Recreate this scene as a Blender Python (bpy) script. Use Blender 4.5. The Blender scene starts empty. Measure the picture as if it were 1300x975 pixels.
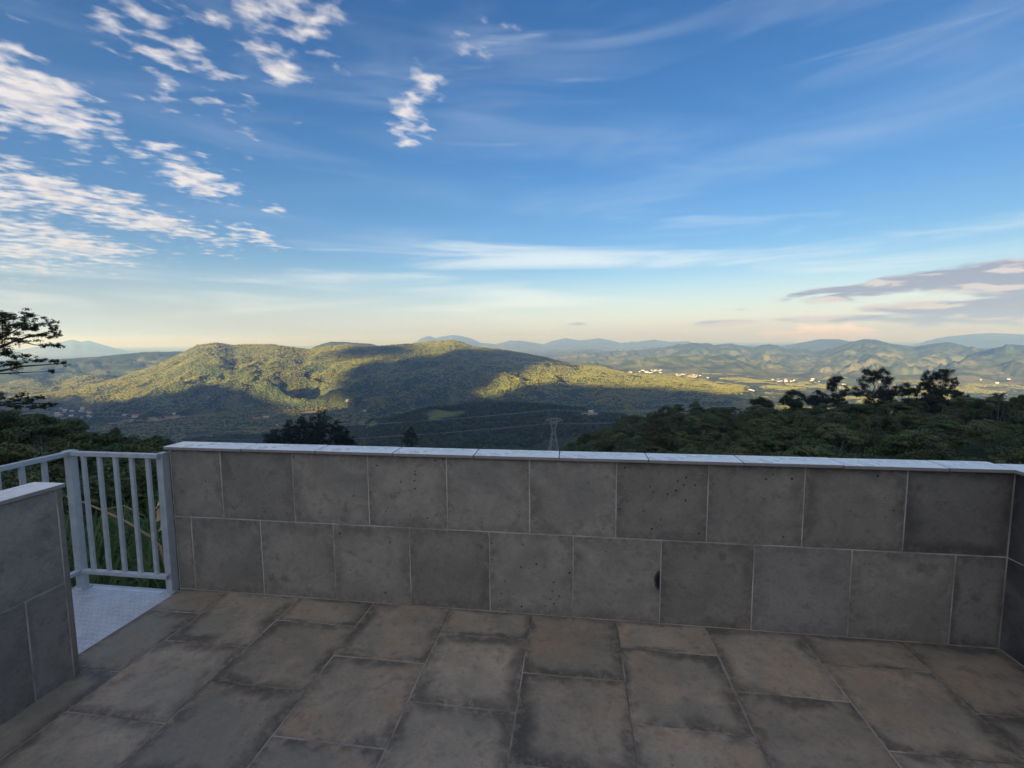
import bpy, bmesh, math, random
import numpy as np
from mathutils import Vector, Matrix

random.seed(7); np.random.seed(7)
SC = bpy.context.scene
COL = SC.collection
PI = math.pi

# ------------------------------------------------------------------ camera
FPX, IW, IH = 583.88, 1300.0, 975.0
CAM = np.array([2.137, -2.6225, 1.639])
YAW, PITCH, ROLL = math.radians(7.797), math.radians(-5.301), math.radians(0.403)
_c, _s = math.cos, math.sin
_Rz = np.array([[_c(YAW), -_s(YAW), 0], [_s(YAW), _c(YAW), 0], [0, 0, 1]])
_Rx = np.array([[1, 0, 0], [0, _c(PITCH), -_s(PITCH)], [0, _s(PITCH), _c(PITCH)]])
_Ry = np.array([[_c(ROLL), 0, _s(ROLL)], [0, 1, 0], [-_s(ROLL), 0, _c(ROLL)]])
RM = _Rz @ _Rx @ _Ry
cd = bpy.data.cameras.new('camera'); cam = bpy.data.objects.new('camera', cd); COL.objects.link(cam)
_B = RM @ np.array([[1, 0, 0], [0, 0, -1], [0, 1, 0]])
_m = Matrix([list(_B[i]) + [CAM[i]] for i in range(3)] + [[0, 0, 0, 1]])
cam.matrix_world = _m
cd.sensor_width = 36; cd.lens = FPX * 36 / IW
cd.clip_start = 0.05; cd.clip_end = 200000
SC.camera = cam

# ------------------------------------------------------------------ sun, world, exposure
SUN_AZ, SUN_EL = math.radians(-160), math.radians(9.2)      # azimuth from +Y towards +X: behind the viewer, a little left
SUN_DIR = np.array([_s(SUN_AZ) * _c(SUN_EL), _c(SUN_AZ) * _c(SUN_EL), _s(SUN_EL)])
sl = bpy.data.lights.new('sun', 'SUN'); sun = bpy.data.objects.new('sun', sl); COL.objects.link(sun)
sl.energy = 5.0; sl.angle = math.radians(0.6); sl.color = (1.0, 0.88, 0.68)
sun.rotation_euler = Vector(-SUN_DIR).to_track_quat('-Z', 'Y').to_euler()
sun.location = (0, -10, 60)
SKY_STRENGTH = 0.0505
EXPOSURE = 2.0
SC.view_settings.view_transform = 'Standard'; SC.view_settings.look = 'None'
SC.view_settings.exposure = EXPOSURE; SC.view_settings.gamma = 1.0
SC.view_settings.use_curve_mapping = False
SC.cycles.use_denoising = True
SC.cycles.max_bounces = 6; SC.cycles.diffuse_bounces = 3; SC.cycles.glossy_bounces = 3
SC.cycles.transparent_max_bounces = 24; SC.cycles.volume_bounces = 1
SC.cycles.sample_clamp_indirect = 6.0


def px_dir(x, y):
    v = RM @ np.array([(x - IW / 2) / FPX, 1.0, (IH / 2 - y) / FPX])
    return v / np.linalg.norm(v)


def px_az_el(x, y):
    v = px_dir(x, y)
    return math.atan2(v[0], v[1]), math.asin(v[2])


def px_az(x, y=470):
    return px_az_el(x, y)[0]


# ------------------------------------------------------------------ node helpers
class NT:
    def __init__(self, tree):
        self.t = tree; self.n = tree.nodes; self.l = tree.links; self.n.clear()

    def __call__(self, typ, ins=None, **props):
        nd = self.n.new(typ)
        for k, v in props.items():
            setattr(nd, k, v)
        for k, v in (ins or {}).items():
            s = nd.inputs[k]
            if hasattr(v, 'is_output'):
                self.l.new(v, s)
            elif isinstance(v, bpy.types.Node):
                self.l.new(v.outputs[0], s)
            else:
                s.default_value = v
        return nd

    def math(self, op, a, b=0.0, c=None, clamp=False):
        ins = {0: a, 1: b}
        if c is not None: ins[2] = c
        return self('ShaderNodeMath', ins, operation=op, use_clamp=clamp).outputs[0]

    def vmath(self, op, a, b=(0, 0, 0)):
        nd = self('ShaderNodeVectorMath', {0: a, 1: b}, operation=op)
        return nd.outputs['Value'] if op in ('LENGTH', 'DOT_PRODUCT', 'DISTANCE') else nd.outputs[0]

    def noise(self, vec, scale, detail=4, rough=0.55, dist=0.0, two=False):
        nd = self('ShaderNodeTexNoise', {'Scale': scale, 'Detail': detail, 'Roughness': rough, 'Distortion': dist}, noise_dimensions='2D' if two else '3D')
        if vec is not None: self.l.new(vec, nd.inputs['Vector'])
        return nd.outputs['Fac']

    def ramp(self, v, a, b, c=0.0, d=1.0, smooth=True):
        nd = self('ShaderNodeMapRange', {'Value': v, 'From Min': a, 'From Max': b, 'To Min': c, 'To Max': d},
                  interpolation_type='SMOOTHSTEP' if smooth else 'LINEAR')
        return nd.outputs[0]

    def mix(self, f, a, b):
        nd = self('ShaderNodeMix', {'Factor': f}, data_type='RGBA')
        for idx, v in ((6, a), (7, b)):
            if hasattr(v, 'is_output'): self.l.new(v, nd.inputs[idx])
            else: nd.inputs[idx].default_value = (*v, 1) if len(v) == 3 else v
        return nd.outputs[2]

    def xyz(self, v):
        nd = self('ShaderNodeSeparateXYZ', {0: v}); return nd.outputs

    def cxyz(self, x, y, z=0.0):
        return self('ShaderNodeCombineXYZ', {0: x, 1: y, 2: z}).outputs[0]


# ------------------------------------------------------------------ world: clear evening sky with cloud layers
def build_world():
    w = bpy.data.worlds.new('World'); SC.world = w; w.use_nodes = True
    g = NT(w.node_tree)
    out = g('ShaderNodeOutputWorld')
    sky = g('ShaderNodeTexSky', sky_type='NISHITA', sun_disc=False, sun_elevation=SUN_EL, sun_rotation=SUN_AZ,
            altitude=600, air_density=1.0, dust_density=1.0, ozone_density=2.2)
    skyc = sky.outputs[0]
    d = g.vmath('NORMALIZE', g('ShaderNodeTexCoord').outputs['Generated'])
    X, Y, Z = g.xyz(d)
    az = g.math('ARCTAN2', X, Y)
    el = g.math('ARCSINE', Z)
    pos = g.cxyz(az, el)
    zz = g.math('ADD', g.math('MAXIMUM', Z, 0.0), 0.10)
    q = g.cxyz(g.math('DIVIDE', X, zz), g.math('DIVIDE', Y, zz))

    sat = g.ramp(el, -0.04, 0.17, 0.12, 1.30)
    skyc = g('ShaderNodeHueSaturation', {'Color': skyc, 'Saturation': sat, 'Value': 1.0, 'Fac': 1.0}).outputs[0]
    skyc = g.vmath('MULTIPLY', skyc, g.mix(g.ramp(el, 0.0, 0.2), (0.86, 0.90, 1.08), g.mix(g.ramp(el, 0.25, 0.75), (0.85, 0.75, 0.87), (0.74, 0.63, 0.76))))

    def blob(px, py, wx, wy, rot=0.0, amp=1.0):
        a, e = px_az_el(px, py)
        mp = g('ShaderNodeMapping', {'Vector': pos, 'Location': (a, e, 0), 'Rotation': (0, 0, math.radians(rot)),
                                     'Scale': (wx / FPX, wy / FPX, 1)}, vector_type='TEXTURE')
        return g.ramp(g.vmath('LENGTH', mp.outputs[0]), 0.0, 1.0, amp, 0.0)

    def addup(lst):
        r = lst[0]
        for b in lst[1:]: r = g.math('MAXIMUM', r, b)
        return r

    def over(base, fac, colr):
        return g.mix(fac, base, colr)

    # high thin cirrus veils and streaks low in the sky
    sv = g.vmath('MULTIPLY', pos, (2.2, 26.0, 1.0))
    streak = g.noise(sv, 1.0, 5, 0.55, 0.4, two=True)
    band = addup([blob(760, 330, 620, 34, -1, 1.0), blob(300, 360, 520, 40, 0, 0.75), blob(1150, 320, 420, 46, 2, 0.8),
                  blob(560, 385, 900, 34, 0, 0.8)])
    cir = g.math('MULTIPLY', g.ramp(g.math('ADD', g.math('MULTIPLY', streak, 1.0), g.math('MULTIPLY', band, 0.38)), 0.62, 1.05), 0.60)
    # a broad faint veil slanting up to the right
    sv2 = g('ShaderNodeMapping', {'Vector': pos, 'Rotation': (0, 0, math.radians(-9)), 'Scale': (1.3, 9.0, 1)})
    veil = g.noise(sv2.outputs[0], 1.6, 5, 0.5, 0.5, two=True)
    vb = addup([blob(900, 215, 620, 75, 9, 0.9), blob(1150, 60, 640, 110, 8, 0.7), blob(700, 60, 260, 110, 5, 0.8), blob(330, 60, 330, 120, 0, 0.6)])
    vfac = g.math('MULTIPLY', g.ramp(g.math('ADD', veil, g.math('MULTIPLY', vb, 0.32)), 0.52, 1.05), 0.16)
    c = over(skyc, vfac, (4.6, 5.0, 5.6))
    c = over(c, cir, (5.3, 5.6, 5.8))

    # broken altocumulus, lit from the side
    def puff(layer_scale, mask, lo, hi, seed, lit, shade, amount=1.0, stretch=(1, 1), rot=0):
        nonlocal c
        def dens(off):
            v = g('ShaderNodeMapping', {'Vector': g.vmath('ADD', q, (off[0] + seed, off[1], seed)), 'Rotation': (0, 0, math.radians(rot)),
                                        'Scale': (stretch[0], stretch[1], 1)}, vector_type='TEXTURE').outputs[0]
            n1 = g.math('ADD', g.math('MULTIPLY', g.noise(v, layer_scale, 4, 0.50, 0.15, two=True), 0.6), g.math('MULTIPLY', g.noise(v, layer_scale * 0.27, 3, 0.5, 0.3, two=True), 0.4))
            return g.math('ADD', n1, g.math('MULTIPLY', mask, 0.55))
        d0 = dens((0, 0)); d1 = dens((0.02, -0.07))
        fac = g.math('MULTIPLY', g.math('MULTIPLY', g.ramp(d0, lo, hi), amount), g.ramp(mask, 0.05, 0.35))
        thick = g.ramp(d0, lo + 0.04, hi + 0.10)
        edge = g.ramp(g.math('SUBTRACT', d0, d1), -0.10, 0.12)
        colr = g.mix(g.math('MULTIPLY', thick, g.math('SUBTRACT', 1.0, g.math('MULTIPLY', edge, 0.75))), lit, shade)
        c = over(c, fac, colr)

    m1 = addup([blob(40, 125, 150, 60, -20), blob(-90, 60, 220, 110, -20, 0.9), blob(230, 80, 230, 90, -22, 0.74), blob(370, 20, 220, 90, 0, 0.74), blob(180, 10, 200, 60, -10, 0.7),
                blob(250, 225, 130, 45, -18, 0.9), blob(110, 255, 300, 40, -12, 0.95), blob(-60, 230, 220, 60, -8, 0.9), blob(70, 305, 190, 32, -6, 0.92),
                blob(-150, 300, 300, 60, 0, 0.9), blob(320, 300, 80, 22, -14, 0.85), blob(345, 265, 34, 20, 0, 0.72),
                blob(518, 150, 80, 60, -10, 0.78), blob(540, 97, 70, 40, -10, 0.76), blob(600, 66, 90, 40, 0, 0.72), blob(360, 92, 70, 30, 0, 0.80), blob(640, 20, 110, 40, 0, 0.62)])
    rest = g.math('MULTIPLY', g.math('MAXIMUM', g.ramp(el, 0.72, 1.05), g.ramp(az, math.radians(-66), math.radians(-95))), g.ramp(el, 0.05, 0.2))  # out-of-view cloud cover, added to brighten and whiten the light on the terrace
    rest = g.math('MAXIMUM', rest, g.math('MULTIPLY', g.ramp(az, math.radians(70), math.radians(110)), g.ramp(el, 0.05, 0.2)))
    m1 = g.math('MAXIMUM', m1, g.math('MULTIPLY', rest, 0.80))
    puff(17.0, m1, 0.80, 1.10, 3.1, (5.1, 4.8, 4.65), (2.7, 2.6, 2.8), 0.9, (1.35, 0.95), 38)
    # small far puffs just over the skyline
    m3 = addup([blob(1050, 422, 95, 15, 0, 1.0), blob(985, 424, 34, 9, 0, 0.9)])
    sv3 = g.noise(g.vmath('MULTIPLY', pos, (34, 80, 1)), 1.0, 5, 0.6, two=True)
    f3 = g.ramp(g.math('ADD', sv3, g.math('MULTIPLY', m3, 0.55)), 0.70, 0.90)
    f3 = g.math('MULTIPLY', f3, g.ramp(m3, 0.04, 0.3))
    c = over(c, g.math('MULTIPLY', f3, 0.9), (7.4, 6.4, 5.7))
    # grey stratocumulus bars low on the right
    m2 = addup([blob(1220, 352, 230, 20, 5, 1.0), blob(1330, 345, 170, 26, 3, 1.0), blob(1080, 366, 120, 9, 4, 0.8), blob(1235, 396, 130, 24, 0, 1.0),
                blob(1330, 385, 130, 26, 0, 1.0), blob(1080, 404, 110, 8, 0, 0.75), blob(735, 411, 34, 5, 0, 0.8), blob(920, 410, 60, 8, 0, 0.66),
                blob(940, 393, 24, 4, 0, 0.7), blob(1500, 370, 240, 60, 0, 0.9)])
    sv4 = g.noise(g.vmath('MULTIPLY', pos, (9, 44, 1)), 1.0, 6, 0.58, 0.3, two=True)
    sv4b = g.noise(g.vmath('MULTIPLY', g.vmath('ADD', pos, (0.0, 0.012, 0)), (9, 44, 1)), 1.0, 6, 0.58, 0.3)
    d4 = g.math('ADD', sv4, g.math('MULTIPLY', m2, 0.70))
    f4 = g.math('MULTIPLY', g.ramp(d4, 0.74, 0.93), g.ramp(m2, 0.04, 0.3))
    e4 = g.ramp(g.math('SUBTRACT', sv4, sv4b), 0.0, 0.14)
    c = over(c, g.math('MULTIPLY', f4, 0.9), g.mix(e4, (1.6, 1.6, 2.0), (3.8, 3.4, 3.3)))
    w.cycles.sampling_method = 'MANUAL'; w.cycles.sample_map_resolution = 256
    bg = g('ShaderNodeBackground', {'Color': c, 'Strength': SKY_STRENGTH})
    g.l.new(bg.outputs[0], out.inputs['Surface'])


build_world()


# ------------------------------------------------------------------ object helpers
def link(name, me, mat=None, parent=None, loc=None, rot=None):
    o = bpy.data.objects.new(name, me); COL.objects.link(o)
    if me is not None and mat is not None and not me.materials: me.materials.append(mat)
    if parent is not None: o.parent = parent
    if loc is not None: o.location = loc
    if rot is not None: o.rotation_euler = rot
    return o


def tag(o, label=None, cat=None, group=None, kind=None):
    if label: o['label'] = label
    if cat: o['category'] = cat
    if group: o['group'] = group
    if kind: o['kind'] = kind
    return o


def empty(name, loc, label=None, cat=None, group=None):
    o = bpy.data.objects.new(name, None); COL.objects.link(o); o.location = loc; o.empty_display_size = 0.2
    return tag(o, label, cat, group)


def copy_tree(o, parent=None):
    c = o.copy(); COL.objects.link(c); c.parent = parent
    for ch in list(o.children): copy_tree(ch, c)
    return c


def np_mesh(name, V, F, smooth=False):
    """V (n,3); F list/array of equal-length faces (k verts each)"""
    V = np.asarray(V, dtype=np.float32); F = np.asarray(F, dtype=np.int32)
    me = bpy.data.meshes.new(name)
    n, k = F.shape
    me.vertices.add(len(V)); me.vertices.foreach_set('co', V.ravel())
    me.loops.add(n * k); me.loops.foreach_set('vertex_index', F.ravel())
    me.polygons.add(n); me.polygons.foreach_set('loop_start', np.arange(0, n * k, k, dtype=np.int32))
    if smooth: me.polygons.foreach_set('use_smooth', np.ones(n, dtype=bool))
    me.update(calc_edges=True)
    return me


_boxc = {}


def box_mesh(sx, sy, sz, bev=0.0, cache=True):
    key = (round(sx, 4), round(sy, 4), round(sz, 4), bev)
    if cache and key in _boxc: return _boxc[key]
    bm = bmesh.new(); bmesh.ops.create_cube(bm, size=1.0)
    for v in bm.verts: v.co = Vector((v.co.x * sx, v.co.y * sy, v.co.z * sz))
    if bev: bmesh.ops.bevel(bm, geom=list(bm.edges), offset=bev, segments=1, affect='EDGES')
    me = bpy.data.meshes.new('box'); bm.to_mesh(me); bm.free()
    if cache: _boxc[key] = me
    return me


def box(name, x0, x1, y0, y1, z0, z1, mat, parent=None, bev=0.0, sub=None):
    me = box_mesh(x1 - x0, y1 - y0, z1 - z0, bev, cache=False)
    pl = Vector(parent.location) if parent is not None else Vector((0, 0, 0))
    if sub is not None: pl = pl + sub.location; parent = sub
    return link(name, me, mat, parent, Vector(((x0 + x1) / 2, (y0 + y1) / 2, (z0 + z1) / 2)) - pl)


def tube_arrays(pts, rads, sides=6, base=0):
    pts = np.asarray(pts, float); rads = np.asarray(rads, float)
    n = len(pts); V = []; F = []
    for i in range(n):
        t = pts[min(i + 1, n - 1)] - pts[max(i - 1, 0)]; t = t / (np.linalg.norm(t) + 1e-9)
        a = np.cross(t, [0, 0, 1.0])
        if np.linalg.norm(a) < 0.05: a = np.cross(t, [1.0, 0, 0])
        a /= np.linalg.norm(a); b = np.cross(t, a)
        for k in range(sides):
            th = 2 * PI * k / sides
            V.append(pts[i] + rads[i] * (math.cos(th) * a + math.sin(th) * b))
    for i in range(n - 1):
        for k in range(sides):
            k2 = (k + 1) % sides
            F.append((base + i * sides + k, base + i * sides + k2, base + (i + 1) * sides + k2, base + (i + 1) * sides + k))
    return V, F


class Tubes:
    def __init__(self): self.V = []; self.F = []

    def add(self, pts, rads, sides=6):
        v, f = tube_arrays(pts, rads, sides, len(self.V)); self.V += v; self.F += f

    def mesh(self, name): return np_mesh(name, self.V, self.F, True)


# ------------------------------------------------------------------ numpy noise
def _hash(ix, iy, seed):
    h = (ix.astype(np.int64) * 374761393 + iy.astype(np.int64) * 668265263 + seed * 1442695041) & 0x7fffffff
    h = ((h ^ (h >> 13)) * 1274126177) & 0x7fffffff
    return ((h ^ (h >> 16)) & 0xffff) / 65535.0


def vnoise(x, y, seed=0):
    ix = np.floor(x); iy = np.floor(y); fx = x - ix; fy = y - iy
    u = fx * fx * fx * (fx * (fx * 6 - 15) + 10); v = fy * fy * fy * (fy * (fy * 6 - 15) + 10)
    a = _hash(ix, iy, seed); b = _hash(ix + 1, iy, seed); c = _hash(ix, iy + 1, seed); d = _hash(ix + 1, iy + 1, seed)
    return (a + (b - a) * u) * (1 - v) + (c + (d - c) * u) * v


def fbm(x, y, octv=4, seed=0, gain=0.5):
    s = 0; a = 1; t = 0
    for o in range(octv):
        s = s + a * vnoise(x, y, seed + o * 17); t += a; a *= gain; x = x * 2.03 + 11.3; y = y * 2.03 + 5.7
    return s / t * 2 - 1


def ridged(x, y, octv=4, seed=0):
    s = 0; a = 1; t = 0
    for o in range(octv):
        n = 1 - np.abs(2 * vnoise(x, y, seed + o * 31) - 1); s = s + a * n * n; t += a; a *= 0.5; x = x * 2.1 + 3.1; y = y * 2.1 + 7.9
    return s / t


def sstep(a, b, x):
    t = np.clip((x - a) / (b - a), 0, 1); return t * t * (3 - 2 * t)


# ------------------------------------------------------------------ terrain height field
VALLEY = -380.0
NR = [1.0, 3, 8, 20, 60, 100, 130, 200, 280, 350, 500, 800, 1200, 2000, 2300]
TREE_H = 8.5
_far = [-128, -200, -268, -354, -380]
# bearing (pixel column) -> (range, pixel row) of the tree-top line read off the photograph
CANOPY = {
    -300: ((60, 555), (100, 530), (130, 524), (200, 530), (280, 555), (350, 570)),
    0:    ((60, 567), (100, 539), (130, 528), (200, 534), (280, 557), (350, 577)),
    60:   ((60, 572), (100, 546), (130, 538), (200, 544), (280, 566), (350, 584)),
    120:  ((60, 579), (100, 558), (130, 553), (200, 563), (280, 578), (350, 593)),
    200:  ((60, 588), (100, 570), (130, 564), (200, 574), (280, 588), (350, 598)),
    330:  ((60, 600), (100, 590), (130, 585), (200, 580), (280, 578), (350, 580)),
    500:  ((60, 605), (100, 595), (130, 590), (200, 584), (280, 580), (350, 580)),
    690:  ((60, 605), (100, 595), (130, 590), (200, 584), (280, 578), (350, 580)),
    760:  ((60, 605), (100, 592), (130, 586), (200, 562), (280, 540), (350, 560)),
    810:  ((60, 602), (100, 585), (130, 572), (200, 545), (280, 524), (350, 550)),
    870:  ((60, 598), (100, 578), (130, 562), (200, 532), (280, 510), (350, 535)),
    925:  ((60, 596), (100, 574), (130, 560), (200, 535), (280, 512), (350, 540)),
    960:  ((60, 592), (100, 566), (130, 544), (200, 511), (280, 530), (350, 560)),
    1100: ((60, 588), (100, 560), (130, 539), (200, 507), (280, 530), (350, 560)),
    1200: ((60, 586), (100, 558), (130, 537), (200, 503), (280, 526), (350, 556)),
    1300: ((60, 584), (100, 556), (130, 533), (200, 498), (280, 522), (350, 552)),
    1600: ((60, 584), (100, 550), (130, 527), (200, 495), (280, 520), (350, 550))}


def _col(c):
    pts_ = CANOPY[c]; zz = []
    for r_, y_ in pts_:
        zz.append(CAM[2] + r_ * math.tan(px_az_el(c, y_)[1]) - TREE_H)
    first = [-0.9, -0.9, -1.7, -4.6] if c < 260 else [-1.6, -1.6, -4.2, -9.5]
    return first + zz + [min(zz[-1] - 35, _far[0])] + _far[1:]


NEAR = {c: _col(c) for c in CANOPY}
_ncols = sorted(NEAR); _naz = np.array([px_az(c) for c in _ncols]); _ntab = np.array([NEAR[c] for c in _ncols])
# behind the house the hill climbs
_baz = np.array([-PI, -2.2, -1.75]); _brow = np.array([-1.6, -1.6, -1.2, 1, 10, 18, 26, 45, 68, 88, 120, 150, 170, 190, 190.])
_naz = np.concatenate([[-PI, -2.3, -1.9], _naz, [1.9, 2.3, PI]])
_ntab = np.vstack([_brow, _brow, _ntab[0] * 0.5 + _brow * 0.5, _ntab, _ntab[-1] * 0.5 + _brow * 0.5, _brow, _brow])
_nlr = np.log(np.array(NR))


def near_h(az, r):
    lr = np.log(np.clip(r, NR[0], NR[-1]))
    j = np.clip(np.searchsorted(_nlr, lr) - 1, 0, len(_nlr) - 2)
    t = (lr - _nlr[j]) / (_nlr[j + 1] - _nlr[j])
    i = np.clip(np.searchsorted(_naz, az) - 1, 0, len(_naz) - 2)
    s = np.clip((az - _naz[i]) / (_naz[i + 1] - _naz[i]), 0, 1); s = s * s * (3 - 2 * s)
    a = _ntab[i, j] * (1 - t) + _ntab[i, j + 1] * t
    b = _ntab[i + 1, j] * (1 - t) + _ntab[i + 1, j + 1] * t
    return a * (1 - s) + b * s


# ridges: skyline pixels (x, y, distance) read off the photograph, front and back widths
RIDGES = [
    dict(p=[(-300, 520, 4700), (20, 507, 4300), (60, 500, 4400), (100, 495, 4500), (150, 480, 4700), (200, 463, 4800), (235, 446, 4800), (250, 438, 4800), (275, 435, 4800), (295, 438, 4800), (312, 437, 4750),
            (345, 437, 4700), (390, 443, 4650), (408, 441, 4600), (440, 437, 4550), (470, 440, 4400), (510, 437, 4500), (540, 434, 4500), (575, 431, 4500), (590, 435, 4450), (602, 440, 4400),
            (640, 444, 4300), (690, 453, 4200), (720, 461, 4100), (760, 466, 4000), (800, 474, 3900), (850, 482, 3800), (900, 489, 3700), (950, 497, 3600), (1010, 510, 3500)], wf=1750, wb=1600, spur=0.65, k=3.0, pw=0.9),
    dict(p=[(480, 540, 1500), (540, 519, 1500), (575, 517, 1550), (600, 513, 1650), (640, 512, 1650), (690, 515, 1600), (740, 521, 1500), (800, 536, 1500)], wf=560, wb=500, spur=0.3, k=5, pw=1.0),
    dict(p=[(-400, 470, 6500), (0, 458, 6500), (60, 456, 6500), (90, 455, 6500), (130, 452, 6600), (180, 447, 6800), (225, 446, 6900), (260, 446, 7000), (300, 470, 7000)], wf=2600, wb=2200, spur=0.6, k=3.0, pw=1.0),
    dict(p=[(380, 450, 6500), (400, 439, 6500), (420, 433, 6500), (440, 434, 6500), (470, 436, 6500), (490, 441, 6500), (515, 455, 6500)], wf=1500, wb=1500, spur=0.3, k=3, pw=1.0),
    dict(p=[(-400, 446, 30000), (-100, 441, 30000), (20, 445, 30000), (60, 437, 28000), (78, 434, 28000), (92, 431, 28000), (103, 434, 28000), (112, 432, 28000), (125, 436, 28000), (160, 446, 28000), (230, 447, 28000), (400, 445, 26000), (520, 441, 26000)], wf=5000, wb=4000, spur=0.2, k=3, pw=1.0),
    dict(p=[(505, 450, 24000), (525, 436, 24000), (535, 429, 24000), (545, 426, 24000), (553, 429, 24000), (560, 427, 24000), (575, 425, 24000), (585, 426, 24000), (597, 429, 24000), (610, 435, 24000), (630, 437, 24000), (648, 432, 24000), (665, 433, 24000),
            (690, 437, 24000), (700, 433, 24000), (718, 429, 24000), (735, 432, 24000), (748, 431, 24000), (760, 429, 24000), (775, 432, 24000), (790, 436, 24000), (815, 433, 24000), (830, 431, 24000), (850, 434, 24000), (873, 433, 24000), (890, 438, 24000), (960, 441, 24000), (1000, 437, 24000),
            (1040, 438, 24000), (1150, 440, 25000), (1170, 435, 25000), (1200, 427, 25000), (1230, 424, 25000), (1260, 422, 25000), (1300, 424, 25000), (1400, 428, 25000), (1700, 440, 25000)], wf=6000, wb=4000, spur=0.3, k=4, pw=1.0),
    dict(p=[(960, 452, 15000), (990, 440, 15000), (1020, 434, 15000), (1040, 430, 15000), (1065, 430, 15000), (1085, 434, 15000), (1130, 440, 15000), (1180, 446, 15000)], wf=3500, wb=3000, spur=0.4, k=4, pw=1.0),
    dict(p=[(660, 470, 11000), (700, 456, 11000), (740, 449, 11000), (790, 446, 11000), (830, 443, 11000), (860, 438, 10500), (882, 435, 10500), (905, 438, 10500), (925, 436, 10500), (955, 441, 10500), (975, 437, 10500), (1000, 443, 10500), (1040, 446, 10500), (1100, 452, 10000)], wf=4200, wb=3000, spur=0.8, k=6.5, rg=0.03, pw=1.0),
    dict(p=[(1030, 452, 9500), (1060, 441, 9500), (1080, 434, 9500), (1098, 430, 9500), (1112, 431, 9500), (1130, 436, 9500), (1160, 440, 9800), (1185, 436, 10000), (1205, 434, 10000), (1225, 439, 10000), (1250, 446, 10000)], wf=3600, wb=3000, spur=0.8, k=6.5, rg=0.03, pw=1.0),
    dict(p=[(1200, 460, 8500), (1240, 447, 8500), (1265, 441, 8500), (1285, 437, 8500), (1310, 439, 8500), (1350, 436, 8500), (1450, 440, 8500), (1700, 450, 8500)], wf=2900, wb=2500, spur=0.8, k=6.5, rg=0.03, pw=1.0)]
for R_ in RIDGES:
    a = [px_az_el(x, y) for x, y, _ in R_['p']]
    R_['az'] = np.array([q[0] for q in a]); R_['rc'] = np.array([q[2] for q in R_['p']], float)
    R_['zc'] = CAM[2] + R_['rc'] * np.tan(np.array([q[1] for q in a]))

SH, SV = np.array([_s(SUN_AZ), _c(SUN_AZ)]), np.array([-_c(SUN_AZ), _s(SUN_AZ)])   # horizontal direction to the sun, and across it
HILL_S = 3000.0
hill_u, hill_h = None, None      # crest of the ridge the house stands under, filled in below


def base_h(x, y):
    dx = x - CAM[0]; dy = y - CAM[1]
    r = np.maximum(np.hypot(dx, dy), 0.5); az = np.arctan2(dx, dy)
    nh = near_h(az, r)
    amp = sstep(15, 200, r)
    nh = nh + amp * (fbm(x / 90, y / 90, 4, 3) * 3.0) + sstep(350, 900, r) * fbm(x / 320, y / 320, 4, 9) * 26 * (1 - sstep(1900, 2300, r))
    hb = np.where(np.abs(az) > 1.75, nh, VALLEY)
    far = VALLEY + fbm(x / 700, y / 700, 3, 21) * 10
    roll = sstep(4700, 6600, r) * sstep(px_az(640), px_az(800), az)
    far = far + roll * (ridged(x / 1500, y / 1500, 4, 5) * 330 - 120) * (1 - 0.5 * sstep(15000, 30000, r))
    h = np.where(np.abs(az) > 1.75, nh, np.where(r < 2300, nh, far))
    for R_ in RIDGES:
        rc = np.interp(az, R_['az'], R_['rc']); zc = np.interp(az, R_['az'], R_['zc'])
        inside = sstep(R_['az'][0] - 0.06, R_['az'][0], az) * (1 - sstep(R_['az'][-1], R_['az'][-1] + 0.06, az))
        if R_['rc'].max() < 2000: basez = nh
        else: basez = VALLEY - 40
        d = r - rc
        sc = R_['wf'] / R_['k']
        n = ridged(x / sc, y / sc, 4, int(R_['wf'])) - 0.45
        w = np.where(d < 0, R_['wf'], R_['wb'])
        t = np.abs(d) / w
        t2 = t * (1 - R_['spur'] * n * sstep(0.0, 0.35, t))
        p = np.clip(1 - t2, 0, 1) ** R_['pw']
        hr = basez + (zc - basez) * p * inside + (fbm(x / (sc * .35), y / (sc * .35), 4, 77) * R_['wf'] * R_.get('rg', 0.022)) * sstep(0.02, 0.2, t) * (p > 0)
        if R_['rc'].max() >= 2000: hr = np.where(r < 1700, -1e4, hr)
        h = np.maximum(h, np.where(p * inside > 0, hr, -1e4))
    return h


def add_hill(x, y, h):
    dx = x - CAM[0]; dy = y - CAM[1]; az = np.arctan2(dx, dy)
    nh = near_h(az, np.maximum(np.hypot(dx, dy), 0.5))
    s = dx * SH[0] + dy * SH[1]; u = dx * SV[0] + dy * SV[1]
    H = np.interp(u, hill_u, hill_h)
    t = np.where(s < HILL_S, (HILL_S - s) / (HILL_S - 1200.0), (s - HILL_S) / 3500.0)
    base = np.where(np.abs(az) > 1.9, nh, -380.0)
    hh = base + (H - base) * np.clip(1 - t, 0, 1)
    ok = (s > 1200) & (np.abs(az) > 1.15)
    return np.where(ok, np.maximum(h, hh), h)


# the height field is worked out once on a polar grid, finer where the photograph looks
_a0, _a1 = px_az(-140), px_az(1440)
G_AZ = np.concatenate([np.linspace(-PI, _a0, 110, endpoint=False), np.linspace(_a0, _a1, 1050, endpoint=False), np.linspace(_a1, PI, 110, endpoint=False)])
_lg = lambda a, b, n: np.exp(np.linspace(math.log(a), math.log(b), n, endpoint=False))
G_R = np.concatenate([_lg(0.8, 60, 40), _lg(60, 400, 60), _lg(400, 2000, 80), _lg(2000, 5200, 190), _lg(5200, 13000, 130), _lg(13000, 32000, 60), _lg(32000, 75000, 10), [75000]])
G_A2, G_R2 = np.meshgrid(G_AZ, G_R)
G_X = CAM[0] + G_R2 * np.sin(G_A2); G_Y = CAM[1] + G_R2 * np.cos(G_A2)
G_Z = base_h(G_X, G_Y)
G_Z = G_Z + sstep(1500, 2500, G_R2) * fbm(G_X / 22, G_Y / 22, 2, 55) * 4.0
_GAX = np.append(G_AZ, PI)


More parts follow.
